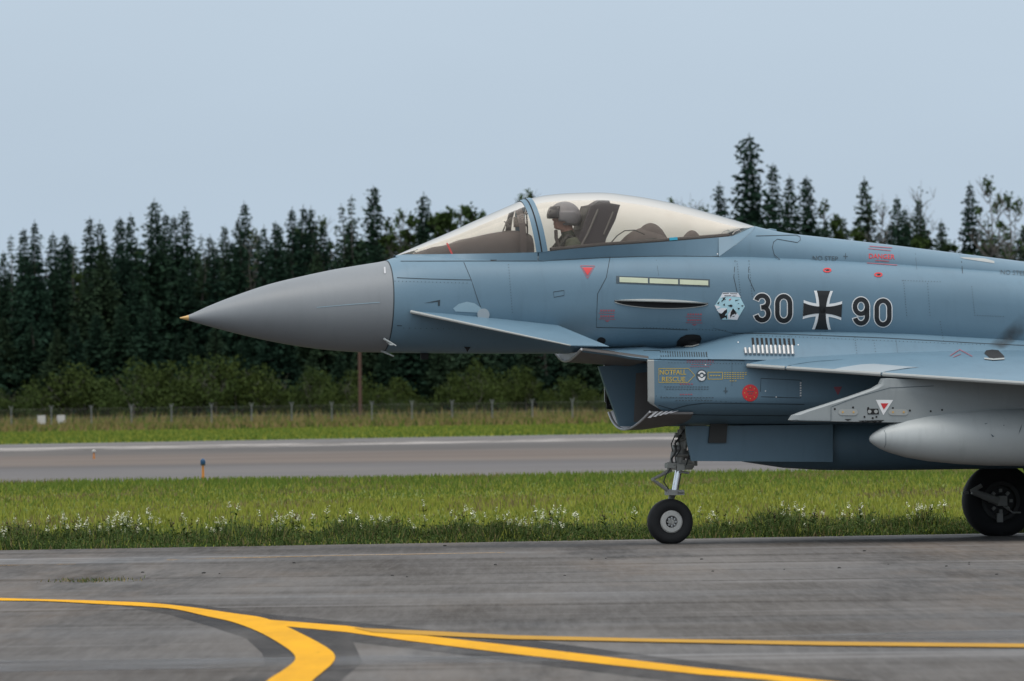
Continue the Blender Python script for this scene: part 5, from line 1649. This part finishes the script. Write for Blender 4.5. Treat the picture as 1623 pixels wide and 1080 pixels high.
def skin_body(name, verts, edges, radii, root, mat, levels=2):
    me = bpy.data.meshes.new(name)
    me.from_pydata([tuple(v) for v in verts], edges, [])
    o = bpy.data.objects.new(name, me); col.objects.link(o)
    sk = o.modifiers.new('skin', 'SKIN'); sk.use_smooth_shade = True
    if not me.skin_vertices: pass
    for i, r in enumerate(radii):
        d = me.skin_vertices[0].data[i]
        d.radius = r if isinstance(r, tuple) else (r, r)
        d.use_root = (i == root)
    sb = o.modifiers.new('sub', 'SUBSURF'); sb.levels = levels; sb.render_levels = levels
    dg = bpy.context.evaluated_depsgraph_get(); dg.update()
    nm = bpy.data.meshes.new_from_object(o.evaluated_get(dg))
    bpy.data.objects.remove(o)
    nm.name = name
    return link(name, nm, mat, None, True, None)


W = lambda u, v, y: JM @ L(u, v, y)
hd = L(893, 345, 0)                         # head centre
pel = hd + Vector((.12, 0, -.78))
J = [pel, hd + Vector((.10, 0, -.56)), hd + Vector((.06, 0, -.34)), hd + Vector((.05, 0, -.20)), hd + Vector((.03, 0, -.11)), hd + Vector((.0, 0, -.02)), hd + Vector((.01, 0, .06))]
E = [(k, k + 1) for k in range(6)]
RD = [(.15, .17), (.15, .14), (.17, .12), .075, .062, (.076, .09), .08]
for s in (-1, 1):
    b = len(J)
    J += [hd + Vector((.07, .19 * s, -.27)), hd + Vector((-.05, .25 * s, -.47)), hd + Vector((-.26, .20 * s, -.50)), hd + Vector((-.34, .17 * s, -.50)),
          pel + Vector((-.08, .10 * s, -.02)), pel + Vector((-.46, .13 * s, .10)), pel + Vector((-.72, .12 * s, -.28)), pel + Vector((-.86, .12 * s, -.27))]
    RD += [.075, .058, .042, .04, .10, .075, .055, .04]
    E += [(2, b), (b, b + 1), (b + 1, b + 2), (b + 2, b + 3), (0, b + 4), (b + 4, b + 5), (b + 5, b + 6), (b + 6, b + 7)]
    for q in range(5):                      # curled fingers and thumb
        c = len(J); off = (-.03 + .016 * q) if q < 4 else .03
        base = J[b + 3]
        if q < 4:
            J += [base + Vector((-.05, 0, off)), base + Vector((-.085 + .004 * abs(q - 1), -.025 * s, off)), base + Vector((-.07, -.05 * s, off))]
        else:
            J += [base + Vector((-.02, -.035 * s, .035)), base + Vector((-.05, -.05 * s, .05)), base + Vector((-.065, -.055 * s, .045))]
        RD += [.009, .008, .007]
        E += [(b + 3, c), (c, c + 1), (c + 1, c + 2)]
pilot = skin_body('person', [JM @ p for p in J], E, RD, 0, [M['suit'], M['face']])
zn = hd.z - .135
for p in pilot.data.polygons:
    if p.center.z > zn: p.material_index = 1
tag(pilot, 'pilot in grey helmet with dark visor, seated in the cockpit facing left', 'person')
# the face in front of the skull: brow, nose, lips and chin as one continuous profile loft
PF = [(.085, -.060, .055), (.060, -.080, .062), (.035, -.090, .060), (.015, -.093, .050), (-.005, -.105, .026), (-.022, -.118, .020), (-.034, -.104, .030), (-.045, -.098, .036), (-.052, -.105, .032), (-.060, -.099, .032), (-.068, -.104, .031), (-.080, -.094, .036), (-.098, -.098, .034), (-.112, -.085, .032), (-.122, -.05, .03)]
secs = []
for dz, dx, w in PF:
    secs.append([JM @ (hd + Vector((dx * math.sin(a) ** .7 if a not in (0, math.pi) else .0, .0, dz)) + Vector((0, -max(w, .055) * math.cos(a) * (1 if abs(math.cos(a)) > .5 else w / max(w, .055)), 0))) for a in [math.pi * k / 14 for k in range(15)]])
vf = loft(secs, False)
mesh('face', vf[0], vf[1], M['face'], pilot, sharp=None)


def shell(name, mat, f0, parent):
    """part of an ellipsoid round the head, kept where f0(direction) holds"""
    V = []; F = []; n1, n2 = 28, 40
    for i in range(n1 + 1):
        for j in range(n2):
            th, ph = math.pi * i / n1, 2 * math.pi * j / n2
            d = Vector((math.sin(th) * math.cos(ph), math.sin(th) * math.sin(ph), math.cos(th)))
            V.append(d)
    for i in range(n1):
        for j in range(n2):
            q = (i * n2 + j, i * n2 + (j + 1) % n2, (i + 1) * n2 + (j + 1) % n2, (i + 1) * n2 + j)
            c = sum((V[k] for k in q), Vector()) / 4
            if f0(c.normalized()): F.append(q)
    return V, F


V, F = shell('h', None, lambda d: d.z > -.62 and not (d.x < -.55 and d.z < .30) and not (d.x < -.2 and d.z < -.35), None)
HS = Vector((.160, .140, .146))
bump = lambda d: 1 + (.10 if (abs(d.y) > .72 and -.5 < d.z < .25 and abs(d.x) < .55) else 0) + (.05 if d.x > .6 and d.z < .2 else 0)
hel = mesh('helmet', [JM @ (hd + Vector((.012, 0, .012)) + Vector((d.x * HS.x, d.y * HS.y, d.z * HS.z)) * bump(d)) for d in V], F, M['helmet'], pilot)
md_ = hel.modifiers.new('thick', 'SOLIDIFY'); md_.thickness = .012
V, F = shell('v', None, lambda d: d.x < -.42 and -.22 < d.z < .62 and True, None)
vis = mesh('visor', [JM @ (hd + Vector((.004, 0, .022)) + Vector((d.x * .171, d.y * .145, d.z * .142))) for d in V], F, M['visor'], pilot)
md_ = vis.modifiers.new('thick', 'SOLIDIFY'); md_.thickness = .006
# shoulders of the vest and hose
vf = join(*[tube([JM @ (hd + Vector(p)) for p in ((-.10, .11 * s, -.46), (-.075, .10 * s, -.30), (.02, .10 * s, -.185), (.14, .11 * s, -.25), (.17, .11 * s, -.40))], .028, 8) for s in (-1, 1)])
mesh('harness', vf[0], vf[1], M['geardark'], pilot)
vf = tube([JM @ (hd + Vector(p)) for p in ((-.09, -.05, -.13), (-.10, -.10, -.20), (-.08, -.14, -.30), (-.06, -.16, -.42))], .018, 8)
mesh('oxygen_hose', vf[0], vf[1], M['cockpit'], pilot)
